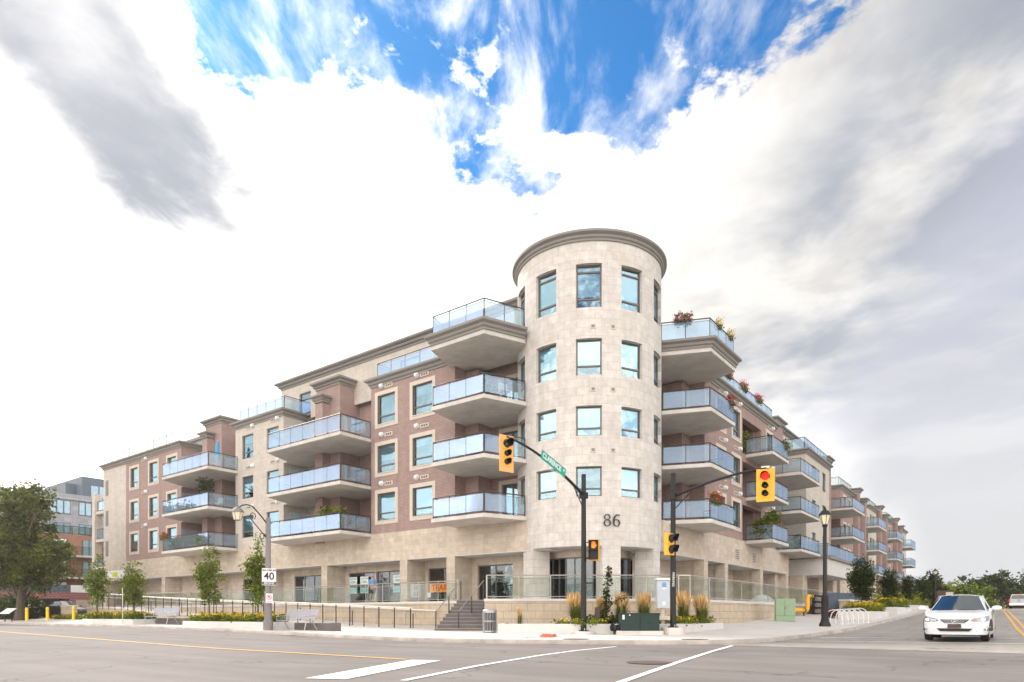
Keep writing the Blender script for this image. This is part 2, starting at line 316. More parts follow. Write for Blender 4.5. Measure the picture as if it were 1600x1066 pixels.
def split_build(mb, name, m, parent, key):
    groups = {}
    for f, mi in zip(mb.f, mb.m):
        c = [sum(mb.v[i][k] for i in f)/len(f) for k in range(3)]
        groups.setdefault(key(*c), []).append((f, mi))
    for g in groups.values():
        b = MB(); mp = {}
        for f, mi in g:
            idx = []
            for i in f:
                if i not in mp: mp[i] = len(b.v); b.v.append(mb.v[i])
                idx.append(mp[i])
            b.f.append(tuple(idx)); b.m.append(mi)
        b.build(name, m, parent)
class MB:
    def __init__(s): s.v = []; s.f = []; s.m = []; s.uv = None; s.tf = None
    def add(s, vs, fs, mi=0):
        o = len(s.v)
        if s.tf: vs = [s.tf @ Vector(p) for p in vs]
        s.v += [tuple(p) for p in vs]; s.f += [tuple(i+o for i in f) for f in fs]; s.m += [mi]*len(fs)
        return s
    def box(s, x0, y0, z0, x1, y1, z1, mi=0):
        x0, x1 = min(x0, x1), max(x0, x1); y0, y1 = min(y0, y1), max(y0, y1); z0, z1 = min(z0, z1), max(z0, z1)
        return s.add([(x0,y0,z0),(x1,y0,z0),(x1,y1,z0),(x0,y1,z0),(x0,y0,z1),(x1,y0,z1),(x1,y1,z1),(x0,y1,z1)],
                     [(0,3,2,1),(4,5,6,7),(0,1,5,4),(1,2,6,5),(2,3,7,6),(3,0,4,7)], mi)
    def bbox(s, x0, y0, z0, x1, y1, z1, b=.02, mi=0):   # box with chamfered vertical and top edges
        xs = (min(x0,x1), max(x0,x1)); ys = (min(y0,y1), max(y0,y1))
        def ring(i, z): a, c = xs[0]+i, xs[1]-i; d, e = ys[0]+i, ys[1]-i; return [(a+b,d,z),(c-b,d,z),(c,d+b,z),(c,e-b,z),(c-b,e,z),(a+b,e,z),(a,e-b,z),(a,d+b,z)]
        vs = ring(0, z0)+ring(0, z1-b)+ring(b, z1)
        fs = [tuple(range(7,-1,-1)), tuple(range(16,24))]
        for k in (0, 8):
            for i in range(8): fs.append((k+i, k+(i+1)%8, k+8+(i+1)%8, k+8+i))
        return s.add(vs, fs, mi)
    def prism(s, poly, z0, z1, mi=0):
        a = sum(poly[i][0]*poly[(i+1)%len(poly)][1]-poly[(i+1)%len(poly)][0]*poly[i][1] for i in range(len(poly)))
        if a < 0: poly = poly[::-1]
        n = len(poly)
        return s.add([(x,y,z0) for x,y in poly]+[(x,y,z1) for x,y in poly],
                     [tuple(range(n-1,-1,-1)), tuple(range(n,2*n))]+[(i,(i+1)%n,n+(i+1)%n,n+i) for i in range(n)], mi)
    def cyl(s, p0, p1, r0, r1=None, n=12, mi=0, cap=True):
        r1 = r0 if r1 is None else r1
        p0, p1 = Vector(p0), Vector(p1); d = (p1-p0).normalized()
        a = d.orthogonal().normalized(); b = d.cross(a)
        vs = [p0+(a*math.cos(t)+b*math.sin(t))*r0 for t in [2*math.pi*i/n for i in range(n)]]
        vs += [p1+(a*math.cos(t)+b*math.sin(t))*r1 for t in [2*math.pi*i/n for i in range(n)]]
        fs = [(i,(i+1)%n,n+(i+1)%n,n+i) for i in range(n)]
        if cap: fs += [tuple(range(n-1,-1,-1)), tuple(range(n,2*n))]
        return s.add(vs, fs, mi)
    def tube(s, pts, r, n=8, mi=0, closed=False):
        pts = [Vector(p) for p in pts]; m = len(pts)
        rs = r if isinstance(r, (list, tuple)) else [r]*m
        vs = []; up = None
        for i, p in enumerate(pts):
            d = (pts[min(i+1,m-1)]-pts[max(i-1,0)])
            if closed: d = pts[(i+1)%m]-pts[(i-1)%m]
            d.normalize()
            if up is None: up = d.orthogonal().normalized()
            up = (up-d*up.dot(d)); up = up.normalized() if up.length > 1e-5 else d.orthogonal().normalized()
            b = d.cross(up)
            vs += [p+(up*math.cos(2*math.pi*k/n)+b*math.sin(2*math.pi*k/n))*rs[i] for k in range(n)]
        fs = []
        for i in range(m if closed else m-1):
            for k in range(n): a = i*n; c = ((i+1)%m)*n; fs.append((a+k, a+(k+1)%n, c+(k+1)%n, c+k))
        if not closed: fs += [tuple(range(n-1,-1,-1)), tuple(range((m-1)*n, m*n))]
        return s.add(vs, fs, mi)
    def lathe(s, prof, c=(0,0,0), n=24, mi=0, a0=0, a1=360, flat=1.):
        full = abs(a1-a0) >= 360; k = n if full else n+1; vs = []
        for r_, z in prof:
            for i in range(k):
                t = R(a0+(a1-a0)*i/n); vs.append((c[0]+r_*math.cos(t), c[1]+r_*math.sin(t)*flat, c[2]+z))
        fs = []
        for j in range(len(prof)-1):
            for i in range(n): fs.append((j*k+i, j*k+(i+1)%k, (j+1)*k+(i+1)%k, (j+1)*k+i))
        if full:
            if prof[0][0] > 0: fs.append(tuple(range(k-1,-1,-1)))
            if prof[-1][0] > 0: fs.append(tuple(range((len(prof)-1)*k, len(prof)*k)))
        return s.add(vs, fs, mi)
    def ball(s, c, r, n=10, mi=0):
        rx, ry, rz = (r,r,r) if isinstance(r, (int, float)) else r
        o = len(s.v); vs = []; m = max(4, n//2)
        for j in range(m+1):
            p = -math.pi/2+math.pi*j/m
            for i in range(n): t = 2*math.pi*i/n; vs.append((c[0]+rx*math.cos(p)*math.cos(t), c[1]+ry*math.cos(p)*math.sin(t), c[2]+rz*math.sin(p)))
        return s.add(vs, [(j*n+i, j*n+(i+1)%n, (j+1)*n+(i+1)%n, (j+1)*n+i) for j in range(m) for i in range(n)], mi)
    def grid(s, nx, ny, fn, mi=0, flip=False):
        vs = [fn(i/nx, j/ny) for j in range(ny+1) for i in range(nx+1)]
        fs = []
        for j in range(ny):
            for i in range(nx):
                q = (j*(nx+1)+i, j*(nx+1)+i+1, (j+1)*(nx+1)+i+1, (j+1)*(nx+1)+i)
                fs.append(q[::-1] if flip else q)
        return s.add(vs, fs, mi)
    def wall(s, p0, p1, z0, z1, holes=(), depth=.3, mi=0):
        # vertical sheet p0->p1, outward normal on the right hand side of p0->p1, holes (a0,a1,z0,z1) measured along it
        p0 = Vector((*p0, 0)); p1 = Vector((*p1, 0)); L = (p1-p0).length; d = (p1-p0)/L; nrm = Vector((d.y, -d.x, 0))
        xs = sorted({0., L, *[min(L,max(0,h[i])) for h in holes for i in (0,1)]}); zs = sorted({z0, z1, *[min(z1,max(z0,h[i])) for h in holes for i in (2,3)]})
        P = lambda a, z, dd=0: (p0+d*a-nrm*dd+Vector((0,0,z)))
        for i in range(len(xs)-1):
            for j in range(len(zs)-1):
                cx, cz = (xs[i]+xs[i+1])/2, (zs[j]+zs[j+1])/2
                if any(h[0] < cx < h[1] and h[2] < cz < h[3] for h in holes): continue
                s.add([P(xs[i],zs[j]),P(xs[i+1],zs[j]),P(xs[i+1],zs[j+1]),P(xs[i],zs[j+1])], [(0,1,2,3)], mi)
        for a0, a1, b0, b1 in holes:
            for q in ((P(a0,b0),P(a0,b1),P(a0,b1,depth),P(a0,b0,depth)), (P(a1,b1),P(a1,b0),P(a1,b0,depth),P(a1,b1,depth)),
                      (P(a1,b0),P(a0,b0),P(a0,b0,depth),P(a1,b0,depth)), (P(a0,b1),P(a1,b1),P(a1,b1,depth),P(a0,b1,depth))):
                s.add(q, [(0,1,2,3)], mi)
        return s
    def build(s, name, mats, parent=None, smooth=False, loc=None, rz=0, me_only=False):
        me = bpy.data.meshes.new(name)
        me.from_pydata(s.v, [], s.f)
        if not isinstance(mats, (list, tuple)): mats = [mats]
        for m in mats: me.materials.append(MATS[m])
        me.polygons.foreach_set('material_index', s.m)
        uvl = me.uv_layers.new(name='UVMap').data
        for p in me.polygons:
            n = p.normal
            for li in p.loop_indices:
                c = me.vertices[me.loops[li].vertex_index].co
                if s.uv: uvl[li].uv = s.uv(c, p)
                elif abs(n.z) > .7: uvl[li].uv = (c.x, c.y)
                else:
                    t = Vector((-n.y, n.x)).normalized(); uvl[li].uv = (c.x*t.x+c.y*t.y, c.z)
        if smooth:
            me.polygons.foreach_set('use_smooth', [True]*len(me.polygons))
            try: me.set_sharp_from_angle(angle=R(smooth if smooth is not True else 40))
            except Exception: pass
        me.update()
        if me_only: return me
        return link(name, me, parent, loc, rz)

def link(name, data, parent=None, loc=None, rz=0):
    o = bpy.data.objects.new(name, data); sc.collection.objects.link(o)
    if parent: o.parent = parent
    if loc: o.location = loc
    o.rotation_euler = (0, 0, rz)
    return o
def tag(o, label, cat, group=None, kind=None):
    if label: o['label'] = label
    if cat: o['category'] = cat
    if group: o['group'] = group
    if kind: o['kind'] = kind
    return o
def thing(name, label, cat, loc=(0,0,0), rz=0, group=None):
    o = bpy.data.objects.new(name, None); o.empty_display_size = .2; sc.collection.objects.link(o)
    o.location = loc; o.rotation_euler = (0, 0, rz)
    return tag(o, label, cat, group)
def copy_tree(o, parent=None):
    c = o.copy(); sc.collection.objects.link(c)
    if parent: c.parent = parent
    for ch in list(o.children): copy_tree(ch, c)
    return c
def text_mesh(txt, size, depth, m, name, parent, loc, rot, bold=0.):
    cu = bpy.data.curves.new('t', 'FONT'); cu.body = txt; cu.size = size; cu.extrude = depth; cu.align_x = 'CENTER'; cu.align_y = 'CENTER'; cu.offset = bold
    to = bpy.data.objects.new('t', cu); sc.collection.objects.link(to)
    bpy.context.view_layer.update()
    me = bpy.data.meshes.new_from_object(to.evaluated_get(bpy.context.evaluated_depsgraph_get()))
    bpy.data.objects.remove(to)
    me.materials.clear(); me.materials.append(MATS[m])
    o = link(name, me, parent, loc); o.rotation_euler = rot
    return o

# ------------------------------------------------------------ terrain heights
def pl(x, pts):
    if x <= pts[0][0]: return pts[0][1]
    for (a, b), (c, d) in zip(pts, pts[1:]):
        if x <= c: return b+(d-b)*(x-a)/(c-a)
    return pts[-1][1]
def sm(x, a, b):
    t = min(1, max(0, (x-a)/(b-a))); return t*t*(3-2*t)
def Lz(x): return pl(x, [(-45,.20),(-20,.22),(-7.3,.09),(1,0)])
def Rz(y): return pl(y, [(-9,0),(-5,.03),(-1.6,.08),(4.4,.17),(7,.27),(22,.74),(33,1.1),(75,1.6),(150,2.),(400,2.6)])
def roadz(x, y):
    z = Lz(x)+Rz(y)*sm(x, -20, 0)
    if x > 11 and y > -12: z += .11*max(0, 1-abs(x-18.6)/6.6)*sm(y, -12, -6)
    return z
def walkz(x, y):
    return .13+Lz(x)+Rz(y)+.03*min(6, max(0, 12.3-x))*sm(y, -8, 2)+.045*min(8, max(0, y+15.4))*sm(-x, 8, 32)

# ------------------------------------------------------------ ground, roads, pavements
def sheet(name, xs, ys, zf, m, label, inside=None):
    b = MB(); n = len(xs)
    vs = [(x, y, zf(x, y)) for y in ys for x in xs]
    fs = [(j*n+i, j*n+i+1, (j+1)*n+i+1, (j+1)*n+i) for j in range(len(ys)-1) for i in range(n-1)
          if inside is None or inside((xs[i]+xs[i+1])/2, (ys[j]+ys[j+1])/2)]
    b.add(vs, fs); return tag(b.build(name, m, smooth=True), label, None, None, 'structure')
def fr(a, b, s): 
    n = max(1, round((b-a)/s)); return [a+(b-a)*i/n for i in range(n+1)]
XS = [-1500,-600,-300,-150] + fr(-100, -44, 8)[:] + fr(-40, 11, 1.5) + fr(11.5, 26, .9) + [30,50,100,200,600,1500]
YS = [-1500,-400,-150,-60,-40] + fr(-32, 45, 1.) + fr(50, 150, 6) + [200,300,400,700,1500]
sheet('ground', XS, YS, lambda x, y: roadz(x, y)-.03-(.1 if abs(x) > 200 else 0), 'grass', 'open grassy ground beyond the streets')
KX = 12.3
sheet('road', fr(-100,-44,8)+fr(-40,10,1.5)+fr(11.5,26,.9)+[40,100,150], [-150,-60,-40]+fr(-32,-9,1.), lambda x, y: roadz(x, y), 'asphalt', 'dark asphalt road through the junction')
sheet('side_street', fr(11.4, 25.8, .9), fr(-12.2, 45, 1.)+fr(50, 150, 6)+[200,300,400], lambda x, y: roadz(x, y)+.005, 'concrete_road', 'pale worn side street climbing away to the right')
kerb = [(-100,-15.4),(-60,-15.4),(-45,-15.4),(-38,-15.4),(-30,-15.4),(-24,-15.4),(-18,-15.4),(-13,-15.4),(-9,-15.4),(-5,-15.5),(-2,-15.65),(1,-15.8),(3.3,-15.8),(5.2,-15.4),(6.6,-14.9),(8,-14.25),(9.3,-13.45),(10.4,-12.6),(11.2,-11.7),(11.7,-10.7),(12,-9.4),(12.1,-7),(12.2,-4.9),(12.25,-2),(12.3,1),(12.3,4),(12.3,7),(12.3,11),(12.3,15),(12.3,20),(12.3,26),(12.3,33),(12.3,42),(12.3,60),(12.3,75),(12.3,110),(12.3,150),(12.3,250)]
inner = [(x, 0.) for x, y in kerb[:9]] + [(-5,0),(-3,0),(-2,0),(-1.4,0),(-1,0),(-.6,.1),(-.2,.2),(0,.3),(.2,.4),(.4,.6),(.6,.9),(.8,1.3),(1,1.8),(1.2,2.2),(1.3,2.8),(1.4,3.5),(1.4,5)] + [(1.4, y) for x, y in kerb[26:]]
kb = MB(); wk = MB()
n = len(kerb)
def off(i, d):
    (x, y), (a, b) = kerb[i], inner[i]; L = math.hypot(a-x, b-y); return x+(a-x)*d/L, y+(b-y)*d/L
rows = []
for i in range(n):
    x, y = kerb[i]; zr = roadz(x, y); zt = walkz(x, y)
    rows.append([(x, y, zr-.05), (*off(i, .0), zr+.02), (*off(i, .025), zt-.02), (*off(i, .05), zt+.004), (*off(i, .19), zt+.008), (*off(i, .2), zt-.02)])
k = len(rows[0])
kb.add([p for r_ in rows for p in r_], [(i*k+j+1, i*k+j, (i+1)*k+j, (i+1)*k+j+1) for i in range(n-1) for j in range(k-1)])
tag(kb.build('kerb', 'kerb', smooth=True), 'worn concrete kerb curving round the corner', None, None, 'structure')
rows = []
for i in range(n):
    (a, b) = off(i, .19); (c, d) = inner[i]; r_ = []
    for j in range(13):
        t = j/12; x, y = a+(c-a)*t, b+(d-b)*t; r_.append((x, y, walkz(x, y)))
    rows.append(r_)
wk.add([p for r_ in rows for p in r_], [(i*13+j+1, i*13+j, (i+1)*13+j, (i+1)*13+j+1) for i in range(n-1) for j in range(12)])
tag(wk.build('pavement', 'paving', smooth=True), 'broad pale concrete pavement in front of the building', None, None, 'structure')
# the other side of the side street
sheet('far_pavement', [25.6, 25.8, 27.6, 27.8], fr(-9, 45, 2.)+fr(50, 150, 10)+[250, 400], lambda x, y: roadz(min(x, 25.6), y)+.13, 'paving', 'concrete pavement on the far side of the side street')
MK = []
def marking(name, pts, wd, m, label, dz=.009, poly=None):
    b = MB(); P = [Vector((x, y)) for x, y in pts]; out = []
    Q = []
    for i in range(len(P)-1):
        s_ = max(1, int((P[i+1]-P[i]).length/1.0)); Q += [P[i].lerp(P[i+1], t/s_) for t in range(s_)]
    Q.append(P[-1])
    for i, p in enumerate(Q):
        d = (Q[min(i+1,len(Q)-1)]-Q[max(i-1,0)]).normalized(); nn = Vector((-d.y, d.x))*wd/2
        for q in (p-nn, p+nn): out.append((q.x, q.y, roadz(q.x, q.y)+dz))
    b.add(out, [(2*i+2, 2*i, 2*i+1, 2*i+3) for i in range(len(Q)-1)][::1])
    for i, f in enumerate(b.f): b.f[i] = (f[1], f[0], f[3], f[2])
    tag(b.build(name, m), label, None, None, 'structure')
marking('yellow_line', [(-90,-22.3),(-16,-22.3),(8.75,-22.35)], .13, 'paint_yellow', 'yellow centre line of the wide street')
marking('stop_bar', [(9.25,-22.3),(10.85,-25.9)], .62, 'paint_white', 'broad white stop bar across the near lane')
marking('crosswalk_line', [(11.9,-25.4),(11.03,-22.9),(10.15,-19.7),(9.7,-17.4),(9.5,-15.0)], .12, 'paint_white', 'thin white crosswalk line nearer the stop bar')
marking('crosswalk_line', [(14.4,-24),(13.45,-19.9),(12.5,-15.5),(11.9,-12.4)], .12, 'paint_white', 'thin white crosswalk line further from the stop bar')
marking('crosswalk_line', [(12.9,-8.0),(18.6,-8.2),(25.5,-8.5)], .13, 'paint_white', 'white crosswalk line on the side street nearer the asphalt', .014)
marking('stop_line', [(12.6,-4.9),(18.5,-5.05)], .2, 'paint_white', 'white line across the side street just in front of the sedan', .014)
marking('yellow_line', [(18.7,-3.5),(17.9,20),(16.0,75),(13.8,140)], .12, 'paint_yellow', 'double yellow centre line of the side street, left stripe', .014)
marking('yellow_line', [(18.98,-3.5),(18.18,20),(16.28,75),(14.08,140)], .12, 'paint_yellow', 'double yellow centre line of the side street, right stripe', .014)

# ------------------------------------------------------------ the apartment building
BL = thing('apartment_building', 'five storey brick and stone apartment building with round corner tower and stacked glass balconies', 'building')
TC = (-.43, .17); TR = 3.92
YL, XR = -3.43, 3.3
F = [6.05, 9.05, 12.05]               # balcony floor levels
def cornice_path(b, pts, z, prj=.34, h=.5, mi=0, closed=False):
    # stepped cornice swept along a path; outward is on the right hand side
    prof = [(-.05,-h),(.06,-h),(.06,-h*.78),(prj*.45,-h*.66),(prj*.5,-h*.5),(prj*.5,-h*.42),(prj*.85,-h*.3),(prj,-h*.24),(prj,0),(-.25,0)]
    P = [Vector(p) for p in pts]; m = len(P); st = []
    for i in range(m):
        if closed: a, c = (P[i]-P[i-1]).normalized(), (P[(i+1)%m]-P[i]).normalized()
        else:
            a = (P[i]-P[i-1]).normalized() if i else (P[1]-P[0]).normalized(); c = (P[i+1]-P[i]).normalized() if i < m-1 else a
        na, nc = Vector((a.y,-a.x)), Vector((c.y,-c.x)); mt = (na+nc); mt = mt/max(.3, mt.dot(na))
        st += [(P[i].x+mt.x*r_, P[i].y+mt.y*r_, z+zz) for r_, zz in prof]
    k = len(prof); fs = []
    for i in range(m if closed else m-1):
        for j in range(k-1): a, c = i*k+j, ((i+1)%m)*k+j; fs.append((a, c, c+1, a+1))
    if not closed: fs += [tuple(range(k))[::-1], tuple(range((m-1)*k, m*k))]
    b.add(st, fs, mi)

# window unit in local space: x along the wall, outside is -y, origin at the middle of the sill
_wc = {}
def win_meshes(wd, h, sur, kind):
    key = (round(wd, 2), round(h, 2), sur, kind)
    if key in _wc: return _wc[key]
    f = MB(); a = wd/2; t = .07; y0, y1 = .10, .18
    f.box(-a, y0, 0, -a+t, y1, h); f.box(a-t, y0, 0, a, y1, h); f.box(-a+t, y0, 0, a-t, y1, t); f.box(-a+t, y0, h-t, a-t, y1, h)
    bars = []
    if kind == 'door': f.box(-.035, y0-.01, t, .035, y1-.01, h-t)
    elif kind == 'tall': bars = [h*.22, h*.84]
    elif kind == 'store':
        for q in range(1, max(2, round(wd/1.25))): xx = -a+wd*q/max(2, round(wd/1.25)); f.box(xx-.03, y0, t, xx+.03, y1, h-t)
    else: bars = [h*.27]
    for zz in bars: f.box(-a+t, y0-.01, zz-.04, a-t, y1-.01, zz+.04)
    g = MB(); g.box(-a+t, y0+.03, t, a-t, y0+.045, h-t)
    bl = MB()
    s_ = None
    if sur:
        s_ = MB(); q = .24; o = -.035
        s_.box(-a-q, o, -q, -a, .05, h+q); s_.box(a, o, -q, a+q, .05, h+q); s_.box(-a, o, -q, a, .05, 0); s_.box(-a, o, h, a, .05, h+q)
        s_.box(-a-.02, o-.03, -.06, a+.02, o, -.001)
    r_ = (f.build('window', 'frame', me_only=True), g.build('pane', 'store_glass' if kind == 'store' else 'pane', me_only=True), s_.build('surround', 'trim_stone', me_only=True) if s_ else None)
    _wc[key] = r_; return r_
_bc = {}
def blind_mesh(wd, h, drop):
    key = (round(wd, 2), round(h, 2), drop)
    if key not in _bc:
        b = MB(); a = wd/2-.08; z = h-.07
        n = 14
        while z > h*(1-drop)+.04:
            b.box(-a, .20, z-.09, a, .208, z); z -= .105
            b.box(-a, .21, z-.0, a, .214, z+.02)
        _bc[key] = b.build('blind', 'blind', me_only=True)
    return _bc[key]
def window(x, y, z, wd, h, rz, sur=True, kind='std', drop=None, name='window'):
    f, g, s_ = win_meshes(wd, h, sur, kind)
    o = link(name, f, BL, (x, y, z), rz); link('pane', g, o)
    if s_: link('surround', s_, o)
    d = drop if drop is not None else rnd.choice([.3, .55, .72, .72, .9, .9])
    if d > 0 and kind != 'store': link('blind', blind_mesh(wd, h, d), o)
    return o
vm = MB(); vm.box(-.36, -.02, 0, .36, .02, .24)
for i in range(3): vm.box(-.25+i*.19, -.026, .06, -.13+i*.19, -.02, .18, 1)
VENT = vm.build('vent_plate', ['trim_stone', 'rail_dark'], me_only=True)
hm = MB(); hm.lathe([(.13,0),(.14,.04),(.12,.12),(.05,.17),(0,.18)], n=14); hm.cyl((0,0,-.05),(0,0,0),.17,n=14)
HOOD = hm.build('vent_hood', 'white_paint', me_only=True, smooth=True)
def vent(x, y, z, rz, side=1):
    o = link('vent_plate', VENT, BL, (x, y, z), rz)
    h = link('vent_hood', HOOD, o, (.62*side, -.05, .16)); h.rotation_euler = (R(90), 0, 0)

RZR = R(90)
walls_brick, walls_stone, walls_up, walls_low = MB(), MB(), MB(), MB()
ZB = 6.0; ZT = 15.75
def Lholes(x0, lst): return [(a-x0, b-x0, c, d) for a, b, c, d in lst]
def rows3(a, b, k=0): return [(a, b, 6.8, 8.5), (a, b, 9.8, 11.5), (a, b, 12.85, 14.65)]
# left facade, main blocks (drawn from left to right so the outside is toward the street)
hA = rows3(-13.62, -12.02)+rows3(-10.5, -8.85)
walls_brick.wall((-14.24, YL), (-7.1, YL), ZB, ZT-.2, Lholes(-14.24, hA), mi=0)
hE = rows3(-48.2, -46.7)+rows3(-44.4, -42.85)+rows3(-41.0, -39.45)
walls_brick.wall((-49.2, YL), (-38.6, YL), ZB, ZT-.2, Lholes(-49.2, hE))
hC = rows3(-29.15, -27.6)+rows3(-25.85, -24.3)
walls_up.wall((-30.06, YL), (-23.7, YL), ZB, ZT-.2, Lholes(-30.06, hC))
walls_up.wall((-54.2, YL), (-49.2, YL), ZB, ZT-.2)
walls_up.wall((-54.2, 12), (-54.2, YL), 1.0, ZT-.2)
for hs, sur in ((hA, True), (hE, True), (hC, False)):
    for a, b, c, d in hs: window((a+b)/2, YL, c, b-a, d-c, 0, sur)
for a in (-12.8, -9.7):
    for i, z in enumerate((8.95, 12.0, 15.05)): vent(a+.2, YL-.02, z-(0 if i < 2 else .02), 0, -1)
for a in (-45.6,):
    for z in (8.95, 12.0, 15.03): vent(a, YL-.02, z, 0, 1); 
for a in (-28.2, -25.0):
    for z in (8.95, 12.0, 15.03): vent(a, YL-.02, z, 0, 1)
# returns and recess back walls
YB = -1.35
for x in (-7.1, -14.24, -38.6): walls_brick.wall((x, YL), (x, YB), ZB, ZT-.2) if x != -14.24 else walls_brick.wall((x, YB), (x, YL), ZB, ZT-.2)
walls_up.wall((-23.7, YL), (-23.7, YB), ZB, ZT-.2); walls_up.wall((-30.06, YB), (-30.06, YL), ZB, ZT-.2)
DR = [(6.07, 8.4), (9.07, 11.4), (12.07, 14.4)]
def recessL(x0, x1, doors, m=walls_brick, zt=ZT-.2):
    m.wall((x0, YB), (x1, YB), ZB-.3, zt, [(a-x0, b-x0, c, d) for a, b in doors for c, d in DR])
    for a, b in doors:
        for c, d in DR: window((a+b)/2, YB, c, b-a, d-c, 0, True, 'door', 0 if rnd.random() < .6 else .9, 'patio_door')
recessL(-7.1, -3.2, [(-5.3, -3.9)])
recessL(-17.9, -14.24, [(-16.3, -14.7)])
recessL(-23.7, -20.4, [(-22.6, -21.0)], walls_up)
recessL(-38.6, -35.3, [(-37.6, -36.0)])
recessL(-32.8, -30.06, [(-32.2, -30.8)])
q = MB(); q.box(-7.097, -2.55, ZB-.2, -6.1, YB-.003, 14.95); q.build('brick_pier', 'brick', BL)
# tall brick piers with caps
capp = MB()
def pierL(x0, x1, px0, px1):
    q = MB(); q.box(x0, -3.03, ZB-.25, x1, YB+1.2, 16.45); q.build('brick_pier', 'brick', BL)
    q = MB(); q.box(px0, -3.62, ZB-.25, px1, -3.033, 15.25); q.build('brick_pilaster', 'brick', BL)
    cornice_path(capp, [(x0, YB+1.2), (x0, -3.03), (x1, -3.03), (x1, YB+1.2)], 16.93); capp.box(x0-.2, -3.2, 16.6, x1+.2, YB+1.2, 16.9)
    cornice_path(capp, [(px0, -3.0), (px0, -3.62), (px1, -3.62), (px1, -3.0)], 15.75, .3, .45); capp.box(px0-.15, -3.78, 15.5, px1+.15, -3.04, 15.73)
pierL(-20.4, -17.86, -19.75, -18.95); pierL(-35.3, -32.8, -34.75, -33.95)
# parapet cornices of the main blocks
corn = MB()
cornice_path(corn, [(-14.24, YB), (-14.24, YL), (-7.1, YL), (-7.1, -2.0)], ZT)
cornice_path(corn, [(-17.8, YB), (-14.6, YB)], ZT)
cornice_path(corn, [(-30.06, YB), (-30.06, YL), (-23.7, YL), (-23.7, YB), (-20.8, YB)], ZT)
cornice_path(corn, [(-54.2, 12), (-54.2, YL), (-38.6, YL), (-38.6, YB), (-35.7, YB)], ZT)
cornice_path(corn, [(-32.5, YB), (-30.4, YB)], ZT)
# fifth floor, set back
FY = -1.0
h5 = [(-24.15, -22.75, 15.3, 17.3), (-13.4, -11.6, 15.9, 17.3), (-9.6, -7.6, 15.9, 17.3)]
walls_up.wall((-26.4, -1.8), (-3.3, -1.8), 15.3, 18.15, [(a+26.4, b+26.4, c, d) for a, b, c, d in h5])
for a, b, c, d in h5: window((a+b)/2, -1.8, c, b-a, d-c, 0, False, 'std', .3)
walls_up.wall((-26.4, 9), (-26.4, -1.8), 15.3, 18.15)
cornice_path(corn, [(-26.4, 9), (-26.4, -1.8), (-2.9, -1.8)], 18.5, .4, .5)

# ---- podium band, columns, shopfronts
walls_stone.box(-54.2, YL, 4.3, -2.02, -1.3, ZB)
walls_stone.box(XR-1.6, 1.7, 4.3, XR, 25.9, ZB)
cols = [(-7.76,-7.11),(-11.62,-10.98),(-19.33,-18.7),(-26.6,-26.0),(-34.4,-33.8),(-42.1,-41.5),(-49.4,-48.8),(-54.2,-53.6)]
for a, b in cols:
    walls_low.box(a, YL+.003, .6, b, YL+.7, 4.3); walls_low.box(a+.12, YL+.7, .6, b-.002, -1.9, 4.3)
FY = -1.92
shops = [(-10.98, -7.76, [(-10.7, -7.95)]), (-18.7, -11.62, [(-18.3, -15.6), (-15.5, -12.0)]), (-26.0, -19.33, [(-24.6, -20.0)]), (-33.8, -26.6, [(-31.5, -27.8)]),
         (-41.5, -34.4, [(-38.2, -35.6)]), (-48.8, -42.1, [(-45.2, -43.9)]), (-7.11, -2.0, [(-6.7, -4.1), (-3.2, -2.7)])]
for a, b, hs in shops:
    walls_low.wall((a, FY), (b, FY), 1.5, 4.3, [(c-a, d-a, 1.68, 3.78) for c, d in hs], .2)
    for c, d in hs: window((c+d)/2, FY, 1.68, d-c, 2.1, 0, False, 'store', 0, 'shopfront')
# right side
CR = [(7.45, 8.1), (11.05, 11.6), (18.4, 19.05), (25.2, 25.85)]
for a, b in CR: walls_low.box(XR-.65, a, .4, XR-.003, b, 4.3); walls_low.box(XR-2.2, a+.1, .4, XR-.65, b-.1, 4.3)
walls_low.wall((XR-2.0, 2), (XR-2.0, 40), .6, 4.4, [(8.4-2, 10.6-2, 1.7, 3.7), (12.4-2, 17.-2, 1.7, 3.7), (19.6-2, 24-2, 1.7, 3.7)], .2)
for a, b in ((8.4, 10.6), (12.4, 17.), (19.6, 24.)): window(XR-2.0, (a+b)/2, 1.7, b-a, 2.0, RZR, False, 'store', 0, 'shopfront')
for y, z in ((13.3, 5.0), (16.9, 5.0)):
    o = MB(); o.box(-.45, -.03, -.4, .45, .02, .4); 
    for i in range(5): o.box(-.36, -.05, -.33+i*.14, .36, -.03, -.25+i*.14, 1)
    o.build('louvre', ['trim_stone', 'post_grey'], BL, loc=(XR, y, z), rz=RZR)

# ---- right facade
def rwall(m, y0, y1, x=XR, z0=ZB, z1=ZT-.2, holes=(), d=.3): m.wall((x, y0), (x, y1), z0, z1, [(a-y0, b-y0, c, e) for a, b, c, e in holes], d)
hR = rows3(9.6, 11.0)+rows3(12.45, 13.9)+rows3(19.9, 21.3)
loggia = [(14.45, 18.6, z, z+2.45) for z in F]
rwall(walls_brick, 7.55, 22.2, holes=hR+loggia, d=.5)
for a, b, c, d in hR: window(XR, (a+b)/2, c, b-a, d-c, RZR, True)
for a in (10.3, 13.1, 20.6):
    for z in (8.95, 12.0, 15.03): vent(XR+.02, a, z, RZR, 1)
XB = .9
walls_brick.wall((XR-1.9, 14.2), (XR-1.9, 18.9), ZB, 15.3, [(1.2, 3.2, c, d) for c, d in DR])
for c, d in DR: window(XR-1.9, 16.4, c, 2.0, d-c, RZR, True, 'door', 0, 'patio_door')
for z in F: walls_brick.box(XR-1.9, 14.3, z-.25, XR-.5, 18.75, z-.01)
for y in (14.44, 18.61): walls_brick.box(XR-1.9, y-.15, ZB, XR-.5, y+.15, 15.3)
